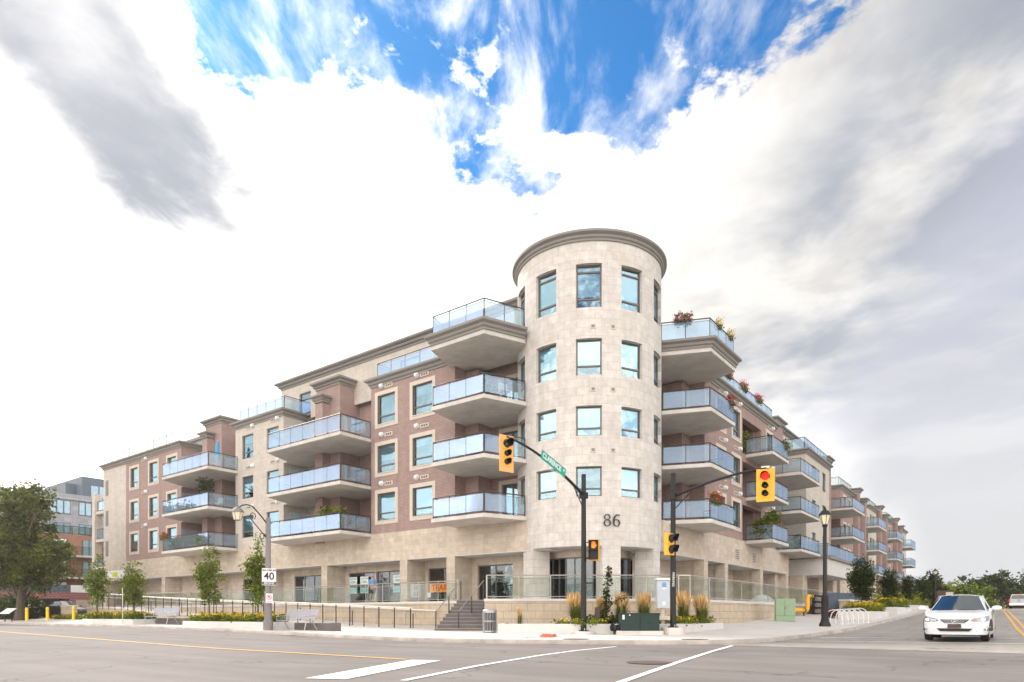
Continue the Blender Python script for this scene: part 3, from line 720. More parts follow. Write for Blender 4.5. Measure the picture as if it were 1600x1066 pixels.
walls_brick.wall((XB, 7.55), (XR, 7.55), ZB, ZT-.2); walls_brick.wall((XR, 22.2), (XB, 22.2), ZB, ZT-.2)
walls_brick.wall((XB, 2.9), (XB, 7.55), ZB-.3, ZT-.2, [(1.0, 2.6, c, d) for c, d in DR])
for c, d in DR: window(XB, 4.7, c, 1.6, d-c, RZR, True, 'door', 0, 'patio_door')
q = MB(); q.box(XB+.003, 6.4, ZB-.2, 2.35, 7.547, 14.95); q.build('brick_pier', 'brick', BL)
cornice_path(corn, [(XB, 7.55), (XR, 7.55), (XR, 22.2), (XB, 22.2)], ZT)
# second bay, beige block and the blocks beyond
def recR(y0, y1, m, x=XB, doors=()):
    rwall(m, y0, y1, x, ZB-.3, ZT-.2, [(a, b, c, d) for a, b in doors for c, d in DR])
    for a, b in doors:
        for c, d in DR: window(x, (a+b)/2, c, b-a, d-c, RZR, True, 'door', 0, 'patio_door')
    cornice_path(corn, [(x, y0), (x, y1)], ZT)
def pierR(y0, y1, x=2.5, zt=16.45):
    q = MB(); q.box(XB-1, y0, 4.31, x, y1, zt); q.build('brick_pier', 'brick', BL); q = MB(); q.box(XB-1, y0+.02, .8, x-.02, y1-.02, 4.305); q.build('pier_base', 'stone', BL); cornice_path(capp, [(XB-1, y0), (x, y0), (x, y1), (XB-1, y1)], zt+.48); capp.box(XB-1, y0-.15, zt+.1, x+.15, y1+.15, zt+.45)
recR(22.2, 31.5, walls_brick, XB, [(28.3, 30.1)])
pierR(24.2, 26.4, 2.7)
hC2 = rows3(33.6, 35.0)+rows3(37.6, 39.0)
rwall(walls_up, 31.5, 40.4, holes=hC2); walls_up.wall((XB, 31.5), (XR, 31.5), ZB, ZT-.2); walls_up.wall((XR, 40.4), (XB, 40.4), ZB, ZT-.2)
for a, b, c, d in hC2: window(XR, (a+b)/2, c, b-a, d-c, RZR, False)
cornice_path(corn, [(XB, 31.5), (XR, 31.5), (XR, 40.4), (XB, 40.4)], ZT)
pierR(41.2, 43.2, 2.9)
walls_up.wall((.6, 28.7), (.6, 43.7), 15.3, 18.15); walls_up.wall((-6, 28.7), (.6, 28.7), 15.3, 18.15); walls_up.wall((.6, 43.7), (-6, 43.7), 15.3, 18.15)
cornice_path(corn, [(-6, 28.7), (.6, 28.7), (.6, 43.7), (-6, 43.7)], 18.5, .4, .5)
FAR = [(44.7, 50.8, 4.6, 'b'), (62.3, 68.0, 4.3, 's'), (78.7, 84.0, 4.2, 'b'), (94., 99.5, 4.2, 's')]
prev = 40.4
for i, (a, b, xo, mm) in enumerate(FAR):
    m = walls_brick if mm == 'b' else walls_up
    XF = 2.1
    recR(prev, b+.8, walls_brick, 0.1, [(a+1.5, a+3.5)])
    nx = FAR[i+1][0]-3.4 if i < 3 else 106.
    y0 = b+.8
    hs = rows3(y0+1.6, y0+3.0)+(rows3(nx-3.0, nx-1.6) if nx-y0 > 6 else [])
    rwall(m, y0, nx, XF, holes=hs); m.wall((.1, y0), (XF, y0), ZB, ZT-.2); m.wall((XF, nx), (.1, nx), ZB, ZT-.2)
    for c_, d_, e_, f_2 in hs: window(XF, (c_+d_)/2, e_, d_-c_, f_2-e_, RZR, mm == 'b')
    cornice_path(corn, [(.1, y0), (XF, y0), (XF, nx), (.1, nx)], ZT)
    walls_stone.box(-.5, y0, .8, XF-.02, nx, ZB)
    if i < 3: pierR(nx+.4, nx+1.7, 2.6, 16.0); pierR(nx+2.1, nx+2.8, 3.1, 14.9)
    prev = nx
# ground storey beyond the terrace: recesses, stone piers, the white canopy with a terrace on it
walls_stone.box(XB-1.2, 25.9, 4.3, XB+.2, 40.4, ZB-.31); walls_stone.box(-1, 40.4, 1.2, .13, 106, ZB-.31)
cp = MB(); cp.box(XR-1.5, 30.2, 4.35, 5.35, 41.5, 5.75); cp.box(XR-1.55, 30.0, 5.75, 5.6, 41.7, 5.95, 1); cp.build('canopy', ['pale_concrete', 'cornice'], BL)
for y in (29.5, 35.3, 41.2): walls_low.box(XR-.9, y, .8, XR+.2, y+1.6, 4.35)
walls_low.wall((XB-.3, 25.9), (XB-.3, 40.4), 1., 4.4, [(2, 4, 1.7, 3.6)])

def bkey(x, y, z):
    if x > .7: return 'R%d' % sum(y > q for q in (2.8, 7.5, 14.1, 18.95, 22.25, 31.45, 40.45, 51.5, 59, 68.7, 75.4, 84.7, 90.7, 100))
    return 'L%d' % sum(x < q for q in (-7.05, -14.3, -17.85, -20.45, -23.75, -30.1, -32.75, -35.35, -38.65, -49.25))+('t' if z > 15.2 and y > -2.4 and x > -30 else '')
split_build(walls_brick, 'brick_wall', 'brick', BL, bkey); split_build(walls_stone, 'stone_band', 'stone', BL, lambda x, y, z: 'L' if y < -1.2 and x < 0 else 'R%d' % sum(y > q for q in (25.87, 51, 68.3, 84.5, 100)))
split_build(walls_up, 'upper_stone_wall', 'upper_stone', BL, bkey)
split_build(walls_low, 'ground_floor_wall', 'stone', BL, lambda x, y, z: ('L%d' % sum(x < q for q in (-7.0, -10.97, -18.69, -25.99, -33.79, -41.49, -48.79)) if y < 1.9 and x < 0 else 'R%d' % sum(y > q for q in (7.4, 11., 18.3, 25.1, 29, 35, 41))))
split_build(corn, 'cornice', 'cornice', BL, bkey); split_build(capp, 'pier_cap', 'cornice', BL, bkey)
# dark inside, roofs and soffit
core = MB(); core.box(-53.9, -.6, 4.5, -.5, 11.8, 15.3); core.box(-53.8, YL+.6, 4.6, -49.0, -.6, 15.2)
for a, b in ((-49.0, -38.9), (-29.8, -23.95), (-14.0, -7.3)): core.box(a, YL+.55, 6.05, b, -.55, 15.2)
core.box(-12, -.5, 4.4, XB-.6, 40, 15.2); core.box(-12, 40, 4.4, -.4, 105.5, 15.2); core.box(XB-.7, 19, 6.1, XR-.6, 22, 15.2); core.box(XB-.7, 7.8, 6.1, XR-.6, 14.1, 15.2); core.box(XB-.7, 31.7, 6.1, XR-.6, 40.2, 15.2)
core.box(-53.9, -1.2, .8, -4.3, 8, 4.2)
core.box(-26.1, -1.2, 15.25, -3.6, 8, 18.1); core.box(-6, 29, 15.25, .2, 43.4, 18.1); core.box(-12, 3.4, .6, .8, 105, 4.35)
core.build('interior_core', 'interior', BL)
rf = MB(); rf.box(-54.0, -3.2, 15.32, -38.8, 11.8, 15.45); rf.box(-38.8, -1.2, 15.32, -7, 11.8, 15.44); rf.box(-29.9, -3.2, 15.33, -23.9, -1.2, 15.46); rf.box(-14.1, -3.2, 15.33, -7.3, -1.2, 15.46)
rf.box(-7, -1.2, 15.32, .6, 40.4, 15.43); rf.box(-7, 40.4, 15.32, .0, 106, 15.43); rf.box(.6, 7.6, 15.32, 3.1, 22.1, 15.45); rf.box(.6, 31.6, 15.32, 3.1, 40.3, 15.45); rf.box(-26.3, -1.7, 18.15, -3, 8.9, 18.3); rf.box(-5.9, 28.8, 18.15, .5, 43.6, 18.3)
for a, b, xo, mm in FAR: rf.box(.0, b+.9, 15.32, 1.9, b+8, 15.45)
rf.build('roof', 'roof', BL)
so = MB(); so.box(-54.1, YL+.01, 4.24, -.5, -1.3, 4.297); so.box(XR-2.1, 2, 4.24, XR-.01, 25.8, 4.297); so.build('soffit', 'pale_concrete', BL)

# ---- round tower
tw = MB(); ANG = [-127, -93, -59, -25.3, 8.7]; hw = math.degrees(math.asin(.645/TR))
rowsT = [(6.77, 8.25), (9.77, 11.25), (12.77, 14.57), (16.1, 18.27)]
tz0, tz1 = 4.33, 19.5
angs = sorted({*[-190+i*4.0 for i in range(0, 86)], *[a+s_*hw for a in ANG for s_ in (-1, 1)]}); zs = sorted({tz0, tz1, *[z for r_ in rowsT for z in r_]})
def TP(a, z, r_=TR): return (TC[0]+r_*math.cos(R(a)), TC[1]+r_*math.sin(R(a)), z)
for i in range(len(angs)-1):
    am = (angs[i]+angs[i+1])/2
    for j in range(len(zs)-1):
        zm = (zs[j]+zs[j+1])/2
        if any(abs(am-a) < hw for a in ANG) and any(r_[0] < zm < r_[1] for r_ in rowsT): continue
        tw.add([TP(angs[i], zs[j]), TP(angs[i+1], zs[j]), TP(angs[i+1], zs[j+1]), TP(angs[i], zs[j+1])], [(0,1,2,3)])
for a in ANG:
    for z0, z1 in rowsT:
        ri = TR-.3
        for q in ((TP(a-hw,z0),TP(a-hw,z1),TP(a-hw,z1,ri),TP(a-hw,z0,ri)), (TP(a+hw,z1),TP(a+hw,z0),TP(a+hw,z0,ri),TP(a+hw,z1,ri)),
                  (TP(a+hw,z0),TP(a-hw,z0),TP(a-hw,z0,ri),TP(a+hw,z0,ri)), (TP(a-hw,z1),TP(a+hw,z1),TP(a+hw,z1,ri),TP(a-hw,z1,ri))): tw.add(q, [(0,1,2,3)])
def tuv(c, p):
    cc = p.center; a0 = math.atan2(cc.y-TC[1], cc.x-TC[0]); a = math.atan2(c.y-TC[1], c.x-TC[0])
    if a-a0 > math.pi: a -= 2*math.pi
    if a-a0 < -math.pi: a += 2*math.pi
    return (a*TR, c.z)
tw.uv = tuv
tw.build('tower_wall', 'tower_stone', BL, smooth=30)
for i, a in enumerate(ANG):
    for j, (z0, z1) in enumerate(rowsT):
        d = TR*math.cos(R(hw))-.06
        window(TC[0]+d*math.cos(R(a)), TC[1]+d*math.sin(R(a)), z0, 2*.645*d/TR*1.0, z1-z0, R(a+90), False, 'tall' if j == 3 else 'std', {(2,3): .72, (3,3): .72, (1,3): .78, (2,0): 0, (3,0): .72}.get((i, j), .72 if (i+j) % 3 else .95))
tcn = MB(); pts = [(TC[0]+TR*math.cos(R(a)), TC[1]+TR*math.sin(R(a))) for a in range(-180, 180, 4)]
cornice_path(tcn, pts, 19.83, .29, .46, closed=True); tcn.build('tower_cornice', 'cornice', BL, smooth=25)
tr_ = MB(); tr_.prism([(TC[0]+(TR-.1)*math.cos(R(a)), TC[1]+(TR-.1)*math.sin(R(a))) for a in range(0, 360, 6)], 19.5, 19.6); tr_.build('tower_roof', 'roof', BL)
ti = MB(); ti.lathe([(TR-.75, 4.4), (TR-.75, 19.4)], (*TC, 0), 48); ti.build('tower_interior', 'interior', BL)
ts = MB(); ts.prism([(TC[0]+(TR-.015)*math.cos(R(a)), TC[1]+(TR-.015)*math.sin(R(a))) for a in range(0, 360, 5)], 4.302, 4.345); ts.build('tower_soffit', 'pale_concrete', BL)
for (a, z) in ((-66+10, 0), (-41.5, 0)):
    for zz in (9.05, 12.05, 15.15):
        sv = MB(); sv.box(-.14, -.03, -.12, .14, .03, .12); sv.box(-.08, -.036, -.07, .08, -.03, .07, 1)
        sv.build('vent_plate', ['trim_stone', 'post_grey'], BL, loc=TP(a, zz), rz=R(a+90))
# columns and glass wall under the tower
for a, wd in ((-113, .95), (-42.5, .95), (6, .95)):
    u = Vector((math.cos(R(a)), math.sin(R(a)))); v = Vector((-u.y, u.x)); c = Vector(TC)
    P = [c+u*(TR-.02)+v*wd/2, c+u*(TR-.02)-v*wd/2, c+u*(TR-1.05)-v*wd/2, c+u*(TR-1.05)+v*wd/2]
    tc_ = MB(); tc_.prism([tuple(p) for p in P], 1.5, 4.32); tc_.build('column', 'tower_stone', BL)
tg = MB(); tg.lathe([(2.35, 3.9), (2.35, 4.31)], (*TC, 0), 40, a0=-150, a1=40); tg.build('ground_floor_wall', 'stone', BL)
for a in range(-128, 30, 25):
    window(TC[0]+2.35*math.cos(R(a)), TC[1]+2.35*math.sin(R(a)), 1.68, 1.04, 2.23, R(a+90), False, 'store', 0, 'shopfront')
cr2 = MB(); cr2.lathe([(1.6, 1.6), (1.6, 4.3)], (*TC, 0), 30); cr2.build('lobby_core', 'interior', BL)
# the number on the tower
def ring(b, cx, cz, rx, rz_, tx, tz, n=28):
    vs = []
    for i in range(n):
        t = 2*math.pi*i/n
        for q, dy in ((0, 0), (1, 0), (1, -.04), (0, -.04)): vs.append((cx+(rx-tx*q)*math.cos(t), dy, cz+(rz_-tz*q)*math.sin(t)))
    b.add(vs, [(i*4+j, i*4+(j+1)%4, ((i+1)%n)*4+(j+1)%4, ((i+1)%n)*4+j) for i in range(n) for j in range(4)])
def digit(kind, a):
    b = MB()
    if kind == '8': ring(b, 0, .16, .19, .165, .075, .03); ring(b, 0, .455, .165, .145, .06, .028)
    else:
        ring(b, 0, .175, .19, .18, .072, .03)
        pts = [(.125, .58), (.02, .575), (-.07, .51), (-.125, .40), (-.15, .27), (-.152, .17)]; wd = [.012, .025, .034, .04, .042, .042]
        vs = []
        for (x, z), q in zip(pts, wd): vs += [(x-q, 0, z+q*.6), (x+q, 0, z-q*.6), (x+q, -.041, z-q*.6), (x-q, -.041, z+q*.6)]
        b.add(vs, [(i*4+j, i*4+(j+1)%4, i*4+4+(j+1)%4, i*4+4+j) for i in range(5) for j in range(4)]+[(0,1,2,3),(20,23,22,21)])
        b.cyl((.12, 0, .555), (.12, -.042, .555), .036, n=14)
    b.build('digit', 'digit', BL, loc=TP(a, 5.28, TR+.035), rz=R(a+90))
digit('8', -45.9); digit('6', -39.0)

# ---- balconies
def poly_in(pts, d):           # shift an open path to its left hand side by d
    P = [Vector(p) for p in pts]; out = []
    for i in range(len(P)):
        a = (P[i]-P[i-1]).normalized() if i else (P[1]-P[0]).normalized(); c = (P[i+1]-P[i]).normalized() if i < len(P)-1 else a
        na, nc = Vector((-a.y, a.x)), Vector((-c.y, c.x)); m = na+nc; m = m/max(.4, m.dot(na)); out.append(P[i]+m*d)
    return out
def balcony(path, z, back, t=.2, top=False, rail_z=1.1, gl='balcony_glass', name='balcony'):
    # path runs with the outside on its right; back closes the slab inside the recess
    b = MB()
    if top:
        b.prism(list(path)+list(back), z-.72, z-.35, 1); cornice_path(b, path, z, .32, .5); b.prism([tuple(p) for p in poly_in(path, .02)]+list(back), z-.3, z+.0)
    else: b.prism(list(path)+list(back), z-t, z)
    root = b.build(name, ['cornice', 'concrete'] if top else 'concrete', BL)
    rail(root, poly_in(path, .09), z, rail_z, gl)
    return root
def rail(root, P, z, hz=1.1, gl='balcony_glass', sp=1.25, rm='rail_dark', lift=.1):
    rb = MB(); P = [Vector(p) for p in P]
    for i in range(len(P)-1):
        a, c = P[i], P[i+1]; L = (c-a).length; d = (c-a)/L
        rb.tube([(a.x, a.y, z+hz), (c.x, c.y, z+hz)], .032, 6); rb.tube([(a.x, a.y, z+lift), (c.x, c.y, z+lift)], .022, 6); rb.tube([(a.x, a.y, z+hz-.13), (c.x, c.y, z+hz-.13)], .014, 5)
        k = max(1, round(L/sp))
        for j in range(k+1):
            if j == k and i < len(P)-2: continue
            p = a.lerp(c, j/k); rb.box(p.x-.02, p.y-.02, z, p.x+.02, p.y+.02, z+hz)
        g = MB(); nn = Vector((d.y, -d.x))*.03; q0, q1 = a+d*.03+nn, c-d*.03+nn
        for j in range(k):
            s0, s1 = q0.lerp(q1, j/k)+d*.015, q0.lerp(q1, (j+1)/k)-d*.015
            n2 = Vector((d.y, -d.x))*.006
            vs = [(s.x+m.x, s.y+m.y, zz) for zz in (z+lift+.03, z+hz-.1) for s, m in ((s0, -n2), (s1, -n2), (s1, n2), (s0, n2))]
            g.add(vs, [(0,3,2,1),(4,5,6,7),(0,1,5,4),(1,2,6,5),(2,3,7,6),(3,0,4,7)])
        g.build('glass_panel', gl, root)
    rb.build('railing', rm, root)
YF = -5.85
for k, z in enumerate(F):
    balcony([(-7.0, YL), (-6.62, YF), (-2.94, YF), (-2.05, -3.5)], z, [(-2.05, -2.9), (-2.9, YB), (-7.1, YB), (-7.1, YL)])
    balcony([(-23.2, YL), (-22.0, YF), (-14.25, YF), (-14.25, YL)], z, [(-14.25, YB), (-23.7, YB), (-23.7, YL)])
    balcony([(-38.3, YL), (-36.9, YF), (-29.7, YF), (-29.7, YL+.003)], z, [(-30.06, YL+.003), (-30.06, YB), (-38.6, YB), (-38.6, YL+.003)])
    balcony([(2.95, 2.3), (5.35, 3.2), (5.35, 7.0), (XR, 7.5)], z, [(XB, 7.5), (XB, 2.9), (2.0, 2.5)])
    balcony([(XR+.0, 15.1), (5.15, 15.1), (5.15, 18.95), (XR, 18.95)], z, [])
    balcony([(XB, 23.0), (4.95, 23.3), (4.95, 29.4), (XB, 30.6)], z, [])
    for a, b, xo, mm in FAR: balcony([(.1, a-.2), (xo+.1, a), (xo+.1, b+.3), (2.0, b+.7)], z, [(.1, b+.7)])
balcony([(-7.4, YL-.1), (-6.62, YF), (-2.94, YF), (-2.05, -3.6)], 15.8, [(-2.4, -2.6), (-3.4, -1.82), (-7.4, -1.82)], top=True)
balcony([(2.95, 2.2), (5.35, 3.2), (5.35, 7.0), (XR-.2, 7.9)], 15.75, [(.8, 7.9), (.8, 2.5), (2.0, 2.5)], top=True)
# dividing screens between neighbours
for x, y0, y1, zt in ((-21.2, -5.4, -3.1, 1), (-36.2, -5.2, -3.0, 1)):
    for z in F:
        s_ = MB(); s_.box(x-.02, YL+.2, z+.1, x+.02, YL-1.2, z+1.9); s_.build('privacy_screen', 'balcony_glass', BL)
# roof terrace rails
rr = thing('roof_terrace_railing', 'glass railing above the brick parapet left of the round tower', 'railing', (-10.6, YL, 15.75)); 
def rail_thing(name, label, pts, z, hz=1.1, gl='balcony_glass', sp=1.25, rm='rail_dark', lift=.1):
    o = thing(name, label, 'railing', (pts[0][0], pts[0][1], z)); x0, y0 = pts[0]
    rail(o, [(a-x0, b-y0) for a, b in pts], 0, hz, gl, sp, rm, lift); return o
bpy.data.objects.remove(rr)
rail(BL, [(-13.9, -2.2), (-13.9, -3.2), (-7.6, -3.2)], 15.72, 1.1)
rail(BL, [(-16.5, -1.3), (-14.5, -1.3)], 15.72, 1.0)
rail(BL, [(-29.8, -3.2), (-23.95, -3.2), (-23.95, -1.7), (-21.0, -1.6)], 15.72, 1.1)
rail(BL, [(-53.9, -3.2), (-40.5, -3.2)], 15.72, 1.1, 'terrace_glass')
rail(BL, [(3.1, 8.2), (3.1, 21.9), (1.2, 21.9)], 15.72, 1.1)
rail(BL, [(1.0, 31.7), (3.1, 31.7), (3.1, 40.2)], 15.72, 1.1)
rail(BL, [(1.2, 31.), (5.3, 30.4), (5.3, 41.4)], 5.95, 1.1)
for a, b, xo, mm in FAR[:3]: rail(BL, [(.4, b+1), (1.9, b+1), (1.9, b+8)], 15.72, 1.0, 'terrace_glass')
# left end bay with open balconies
eb = MB(); eb.box(-61.9, -1.6, .5, -61.2, -.9, 14.0)
for z in (6.05, 9.05, 12.05, 15.0): 
    if z < 14: eb.box(-61.9, -1.5, z-.3, -54.2, 3, z)
eb.box(-60.5, 2.6, .5, -54.2, 3.0, 12.1)
eb.build('end_bay', 'upper_stone', BL)
for z in F: rail(BL, [(-61.1, -1.35), (-54.3, -1.35)], z, 1.1)
# roof things at the left
rs = MB(); rs.box(-44, -1.0, 15.46, -38.9, 3, 16.6); rs.box(-44.2, -1.2, 16.6, -38.7, 3.2, 16.85, 1)
for x in (-48, -46.2, -43.5): rs.cyl((x, -1.6, 15.4), (x, -1.6, 16.1), .18, .18, 10)
rs.build('roof_plant', ['grey_panel', 'cornice'], BL)
ws = MB(); ws.box(-53.8, YL-.06, 4.45, -49.6, YL-.003, 5.2); o = ws.build('fascia_sign', 'white_paint', BL)
ws = MB(); ws.box(-52.0, YL-.09, 4.6, -50.9, YL-.063, 5.05); ws.build('sign_panel', 'lime', o)

# ------------------------------------------------------------ terrace, steps and ramp
TZ = 1.65
t = thing('stone_terrace', 'block walled stone terrace raised in front of the shops', 'terrace', (0,0,0))
b = MB(); pol = [(-54.0,-1.0),(-54.0,-5.05),(-5.4,-5.05),(-3.9,-6.8),(-2.75,-5.95),(-1.15,-7.96),(6.0,-2.5),(6.4,-2.0),(6.4,46),(1.3,46),(1.3,4),(-3.,-1.0)]
b.prism(pol, -.2, TZ-.12); b.build('retaining_wall', 'wall_block', t)
b = MB(); c = [tuple(p) for p in poly_in(pol[1:10], -.03)]; b.prism([pol[0]]+c+[pol[10], pol[11]], TZ-.12, TZ); b.build('coping', 'pale_concrete', t)
ur = Vector((.795, .6065)); uf = Vector((-.6065, .795)); C0 = Vector((CAM.x, CAM.y))
def cd(u, D): return C0+uf*D+ur*((u-800)/1045*D)
st = thing('entrance_steps', 'flight of dark grey steps up to the terrace beside the litter bin', 'steps', (*cd(718, 31), .15))
b = MB(); nst = 9; z0 = .12; o0 = Vector(st.location)
for i in range(nst):
    D = 30.95+i*.30; zt = z0+(TZ-z0)*(i+1)/nst; le = 679+i*4.3
    p = [cd(le, D), cd(756.5-(0 if i < 7 else 0), D), cd(757.5, 33.75), cd(714, 33.75)]
    zb = z0+(TZ-z0)*i/nst
    b.prism([(q.x-o0.x, q.y-o0.y) for q in p], (-.1 if i == 0 else zb)-o0.z, zt-.05-o0.z)
    p2 = [p[0]-uf*.02, p[1]-uf*.02, p[2], p[3]]
    b.prism([(q.x-o0.x, q.y-o0.y) for q in p2], zt-.05-o0.z, zt-o0.z-(.002 if i < nst-1 else .006), 1)
b.build('treads', ['steps', 'step_edge'], st)
def handrail(name, label, pts, posts, m='rail_steel', pm='rail_dark', r=.028):
    # pts 3-D rail line; posts list of (x,y,z0,z1)
    o = thing(name, label, 'handrail', (posts[0][0], posts[0][1], posts[0][2])); q = o.location
    b = MB(); b.tube([Vector(p)-q for p in pts], r, 8); b.build('rail', m, o)
    for x, y, a, c in posts:
        b = MB(); b.box(x-.02-q.x, y-.02-q.y, a-q.z, x+.02-q.x, y+.02-q.y, c-q.z); b.box(x-.05-q.x, y-.05-q.y, a-q.z, x+.05-q.x, y+.05-q.y, a-q.z+.02); b.build('post', pm, o)
    return o
for uu, D0, lab in ((681, 31.0, 'sloping handrail on the left side of the entrance steps'), (716.5, 31.0, 'sloping handrail up the middle of the entrance steps')):
    a = cd(uu, D0); c = cd(uu+39, D0+2.75); 
    handrail('stair_handrail', lab, [(*a, .12+.95), (*(a+(c-a)*.05), .12+1.0), (*c, TZ+.98), (*(c+uf*.3), TZ+.98)], [(a.x, a.y, .1, 1.07), (*(a+(c-a)*.5), .85, 1.85), (c.x, c.y, TZ-.02, TZ+.98)])
rail_thing('terrace_railing', 'long glass railing on the terrace edge left of the steps', [(-47.5,-4.95),(-5.45,-4.95),(-4.6,-5.95)], TZ, 1.09, 'terrace_glass', 1.5, 'rail_steel', .1)
rail_thing('terrace_railing', 'glass railing on the terrace wall in front of the round tower', [(-2.55,-6.05),(-1.15,-7.8),(5.93,-2.4),(6.3,-1.95)], TZ, 1.09, 'terrace_glass', 1.6, 'rail_steel', .1)
rail_thing('terrace_railing', 'glass railing running up the side street to the right of the tower', [(6.3,-1.93),(6.3,34)], TZ, 1.09, 'terrace_glass', 2.4, 'rail_steel', .1)
# access ramp
rp = [(-6.3,.16),(-15.9,.54),(-24.6,.82),(-34.5,1.18),(-41.9,1.55),(-46,1.62)]
t = thing('access_ramp', 'long stone sided access ramp climbing to the left along the terrace', 'ramp', (-6.3,-7.6,.1)); q = t.location
b = MB(); vs = []; 
for x, z in rp:
    for yy in (-7.62, -5.2): vs += [(x-q.x, yy-q.y, -.2-q.z), (x-q.x, yy-q.y, z-.1-q.z)]
k = len(rp)
b.add(vs, [(i*4+4, i*4, i*4+1, i*4+5) for i in range(k-1)]+[(i*4+2, i*4+6, i*4+7, i*4+3) for i in range(k-1)]+[(i*4+1, i*4+3, i*4+7, i*4+5) for i in range(k-1)]+[(0,2,3,1)])
b.build('side_wall', 'wall_block', t)
b = MB(); vs = []
for x, z in rp:
    for yy in (-7.66, -5.2): vs += [(x-q.x, yy-q.y, z-.1-q.z), (x-q.x, yy-q.y, z-q.z)]
b.add(vs, [(i*4+4, i*4, i*4+1, i*4+5) for i in range(k-1)]+[(i*4+2, i*4+6, i*4+7, i*4+3) for i in range(k-1)]+[(i*4+1, i*4+3, i*4+7, i*4+5) for i in range(k-1)]+[(i*4, i*4+4, i*4+6, i*4+2) for i in range(k-1)]+[(0,2,3,1)])
b.build('ramp_slab', 'concrete', t)
def rz_(x): return pl(-x, [(-a, c) for a, c in rp])
def rz_(x):
    for (a, c), (d, e) in zip(rp, rp[1:]):
        if x >= d: return c+(e-c)*(a-x)/(a-d)
    return rp[-1][1]
xs = [-6.3-1.2*i for i in range(33)]
handrail('ramp_railing', 'black post railing with a pale top rail along the outer edge of the ramp', [(x, -7.55, rz_(x)+1.08) for x in xs], [(x, -7.68, rz_(x)-.18, rz_(x)+1.08) for x in xs], 'rail_pale', 'black_metal', .045)
handrail('ramp_railing', 'thin lower handrail just inside the posts of the ramp railing', [(x, -7.5, rz_(x)+.82) for x in xs[::4]], [(x, -7.5, rz_(x), rz_(x)+.82) for x in xs[::4]], 'rail_steel', 'rail_dark', .018)
xs = [-6.8-2.4*i for i in range(16)]
handrail('ramp_railing', 'inner handrail of the ramp against the terrace wall', [(x, -5.3, rz_(x)+.95) for x in xs], [(x, -5.3, rz_(x), rz_(x)+.95) for x in xs], 'rail_pale', 'rail_steel', .04)
t = thing('corner_post_block', 'squat pale stone block at the far end of the ramp', 'stone block', (-45.2,-9.6,walkz(-45,-9)))
b = MB(); b.box(-.6,-.4,-.2,.6,.4,1.0); b.build('block', 'wall_block', t); b = MB(); b.box(-.66,-.46,1.0,.66,.46,1.1); b.build('cap', 'pale_concrete', t)

# ------------------------------------------------------------ vegetation
def leaves(b, c, r, n, size, mi=0, rg=rnd, asp=1.7):
    for _ in range(n):
        p = Vector((rg.gauss(0, .5), rg.gauss(0, .5), rg.gauss(0, .45)))
        p = Vector(c)+Vector((p.x*r, p.y*r, p.z*r))
        a = Vector((rg.uniform(-1,1), rg.uniform(-1,1), rg.uniform(-1,.6))).normalized(); d = a.orthogonal().normalized(); d.rotate(Matrix.Rotation(rg.uniform(0, 6.28), 3, a))
        s_ = size*rg.uniform(.6, 1.3); e = a.cross(d)
        b.add([p, p+a*s_*.5*asp+d*s_*.42, p+a*s_*asp, p+a*s_*.5*asp-d*s_*.42], [(0,1,2,3)], mi)
def in_ell(e, rg, shell=.55):
    while True:
        v = Vector((rg.uniform(-1,1), rg.uniform(-1,1), rg.uniform(-1,1)))
        if shell < v.length < 1: break
    return Vector((e[0]+v.x*e[3], e[1]+v.y*e[4], e[2]+v.z*e[5]))
def tree(name, label, loc, ells, nclump, nleaf, lsize, cr, trunk_r, trunk_h, m='leaf', group=None, limbs=8, shell=.35, seed=1, cat='tree', lean=(0,0), zb=None):
    rg = random.Random(seed); t = thing(name, label, cat, loc, 0, group)
    cl = []
    tot = sum(e[3]*e[4]*e[5] for e in ells)
    for e in ells:
        for _ in range(max(1, round(nclump*e[3]*e[4]*e[5]/tot))): cl.append(in_ell(e, rg, shell))
    b = MB(); top = max(c.z for c in cl)*.85
    pts = []; 
    for i in range(8):
        f = i/7; pts.append((lean[0]*f*f+rg.uniform(-1,1)*trunk_r*.5*(i > 0), lean[1]*f*f+rg.uniform(-1,1)*trunk_r*.5*(i > 0), top*f-.1))
    b.tube(pts, [trunk_r*(1.35 if i == 0 else 1-.8*i/7) for i in range(8)], 8)
    for _ in range(limbs):
        c = rg.choice(cl); f = rg.uniform(trunk_h/top if top > trunk_h else .3, .8); i = min(6, int(f*7)); p = Vector(pts[i])
        m1 = p.lerp(c, .5)+Vector((rg.uniform(-.1,.1), rg.uniform(-.1,.1), .08))*cr*2
        b.tube([p, m1, c], [trunk_r*.42, trunk_r*.26, trunk_r*.08], 5)
    b.build('trunk', 'bark', t, smooth=True)
    f = MB()
    for c in cl: leaves(f, c, cr*rg.uniform(.6, 1.25), max(3, round(nleaf/len(cl)*rg.uniform(.5, 1.5))), lsize, 0, rg)
    f.build('crown', m, t)
    return t
def sapling(x, y, h, wd, label, seed, z=None, dense=1., m='leaf', low=.3, group='young street trees in the flower beds'):
    z = walkz(x, y) if z is None else z; h -= z; wd *= .68
    tree('street_tree', label, (x, y, z), [(0,0,h*.56,wd*.5,wd*.5,h*.24),(.08,0,h*.38,wd*.42,wd*.42,h*.14),(0,.05,h*.78,wd*.3,wd*.3,h*.2),(-.1,0,h*.62,wd*.55,wd*.5,h*.12)], round(70*dense), round(3000*dense), .085, .28, .045, h*low, m, group, 14, .1, seed)
sapling(-28.5,-13.8,4.8,2.2,'young street tree with a wide ragged crown, the one nearest the yellow bollards',11)
sapling(-23.4,-13.8,4.4,1.9,'young street tree just left of the left-hand white bench',12)
sapling(-14.7,-13.8,4.75,1.75,'tall slim young street tree rising from the long yellow flower bed',13)
sapling(-10.45,-13.7,4.9,1.4,'narrow young street tree right beside the grey lamp with the 40 sign',14)
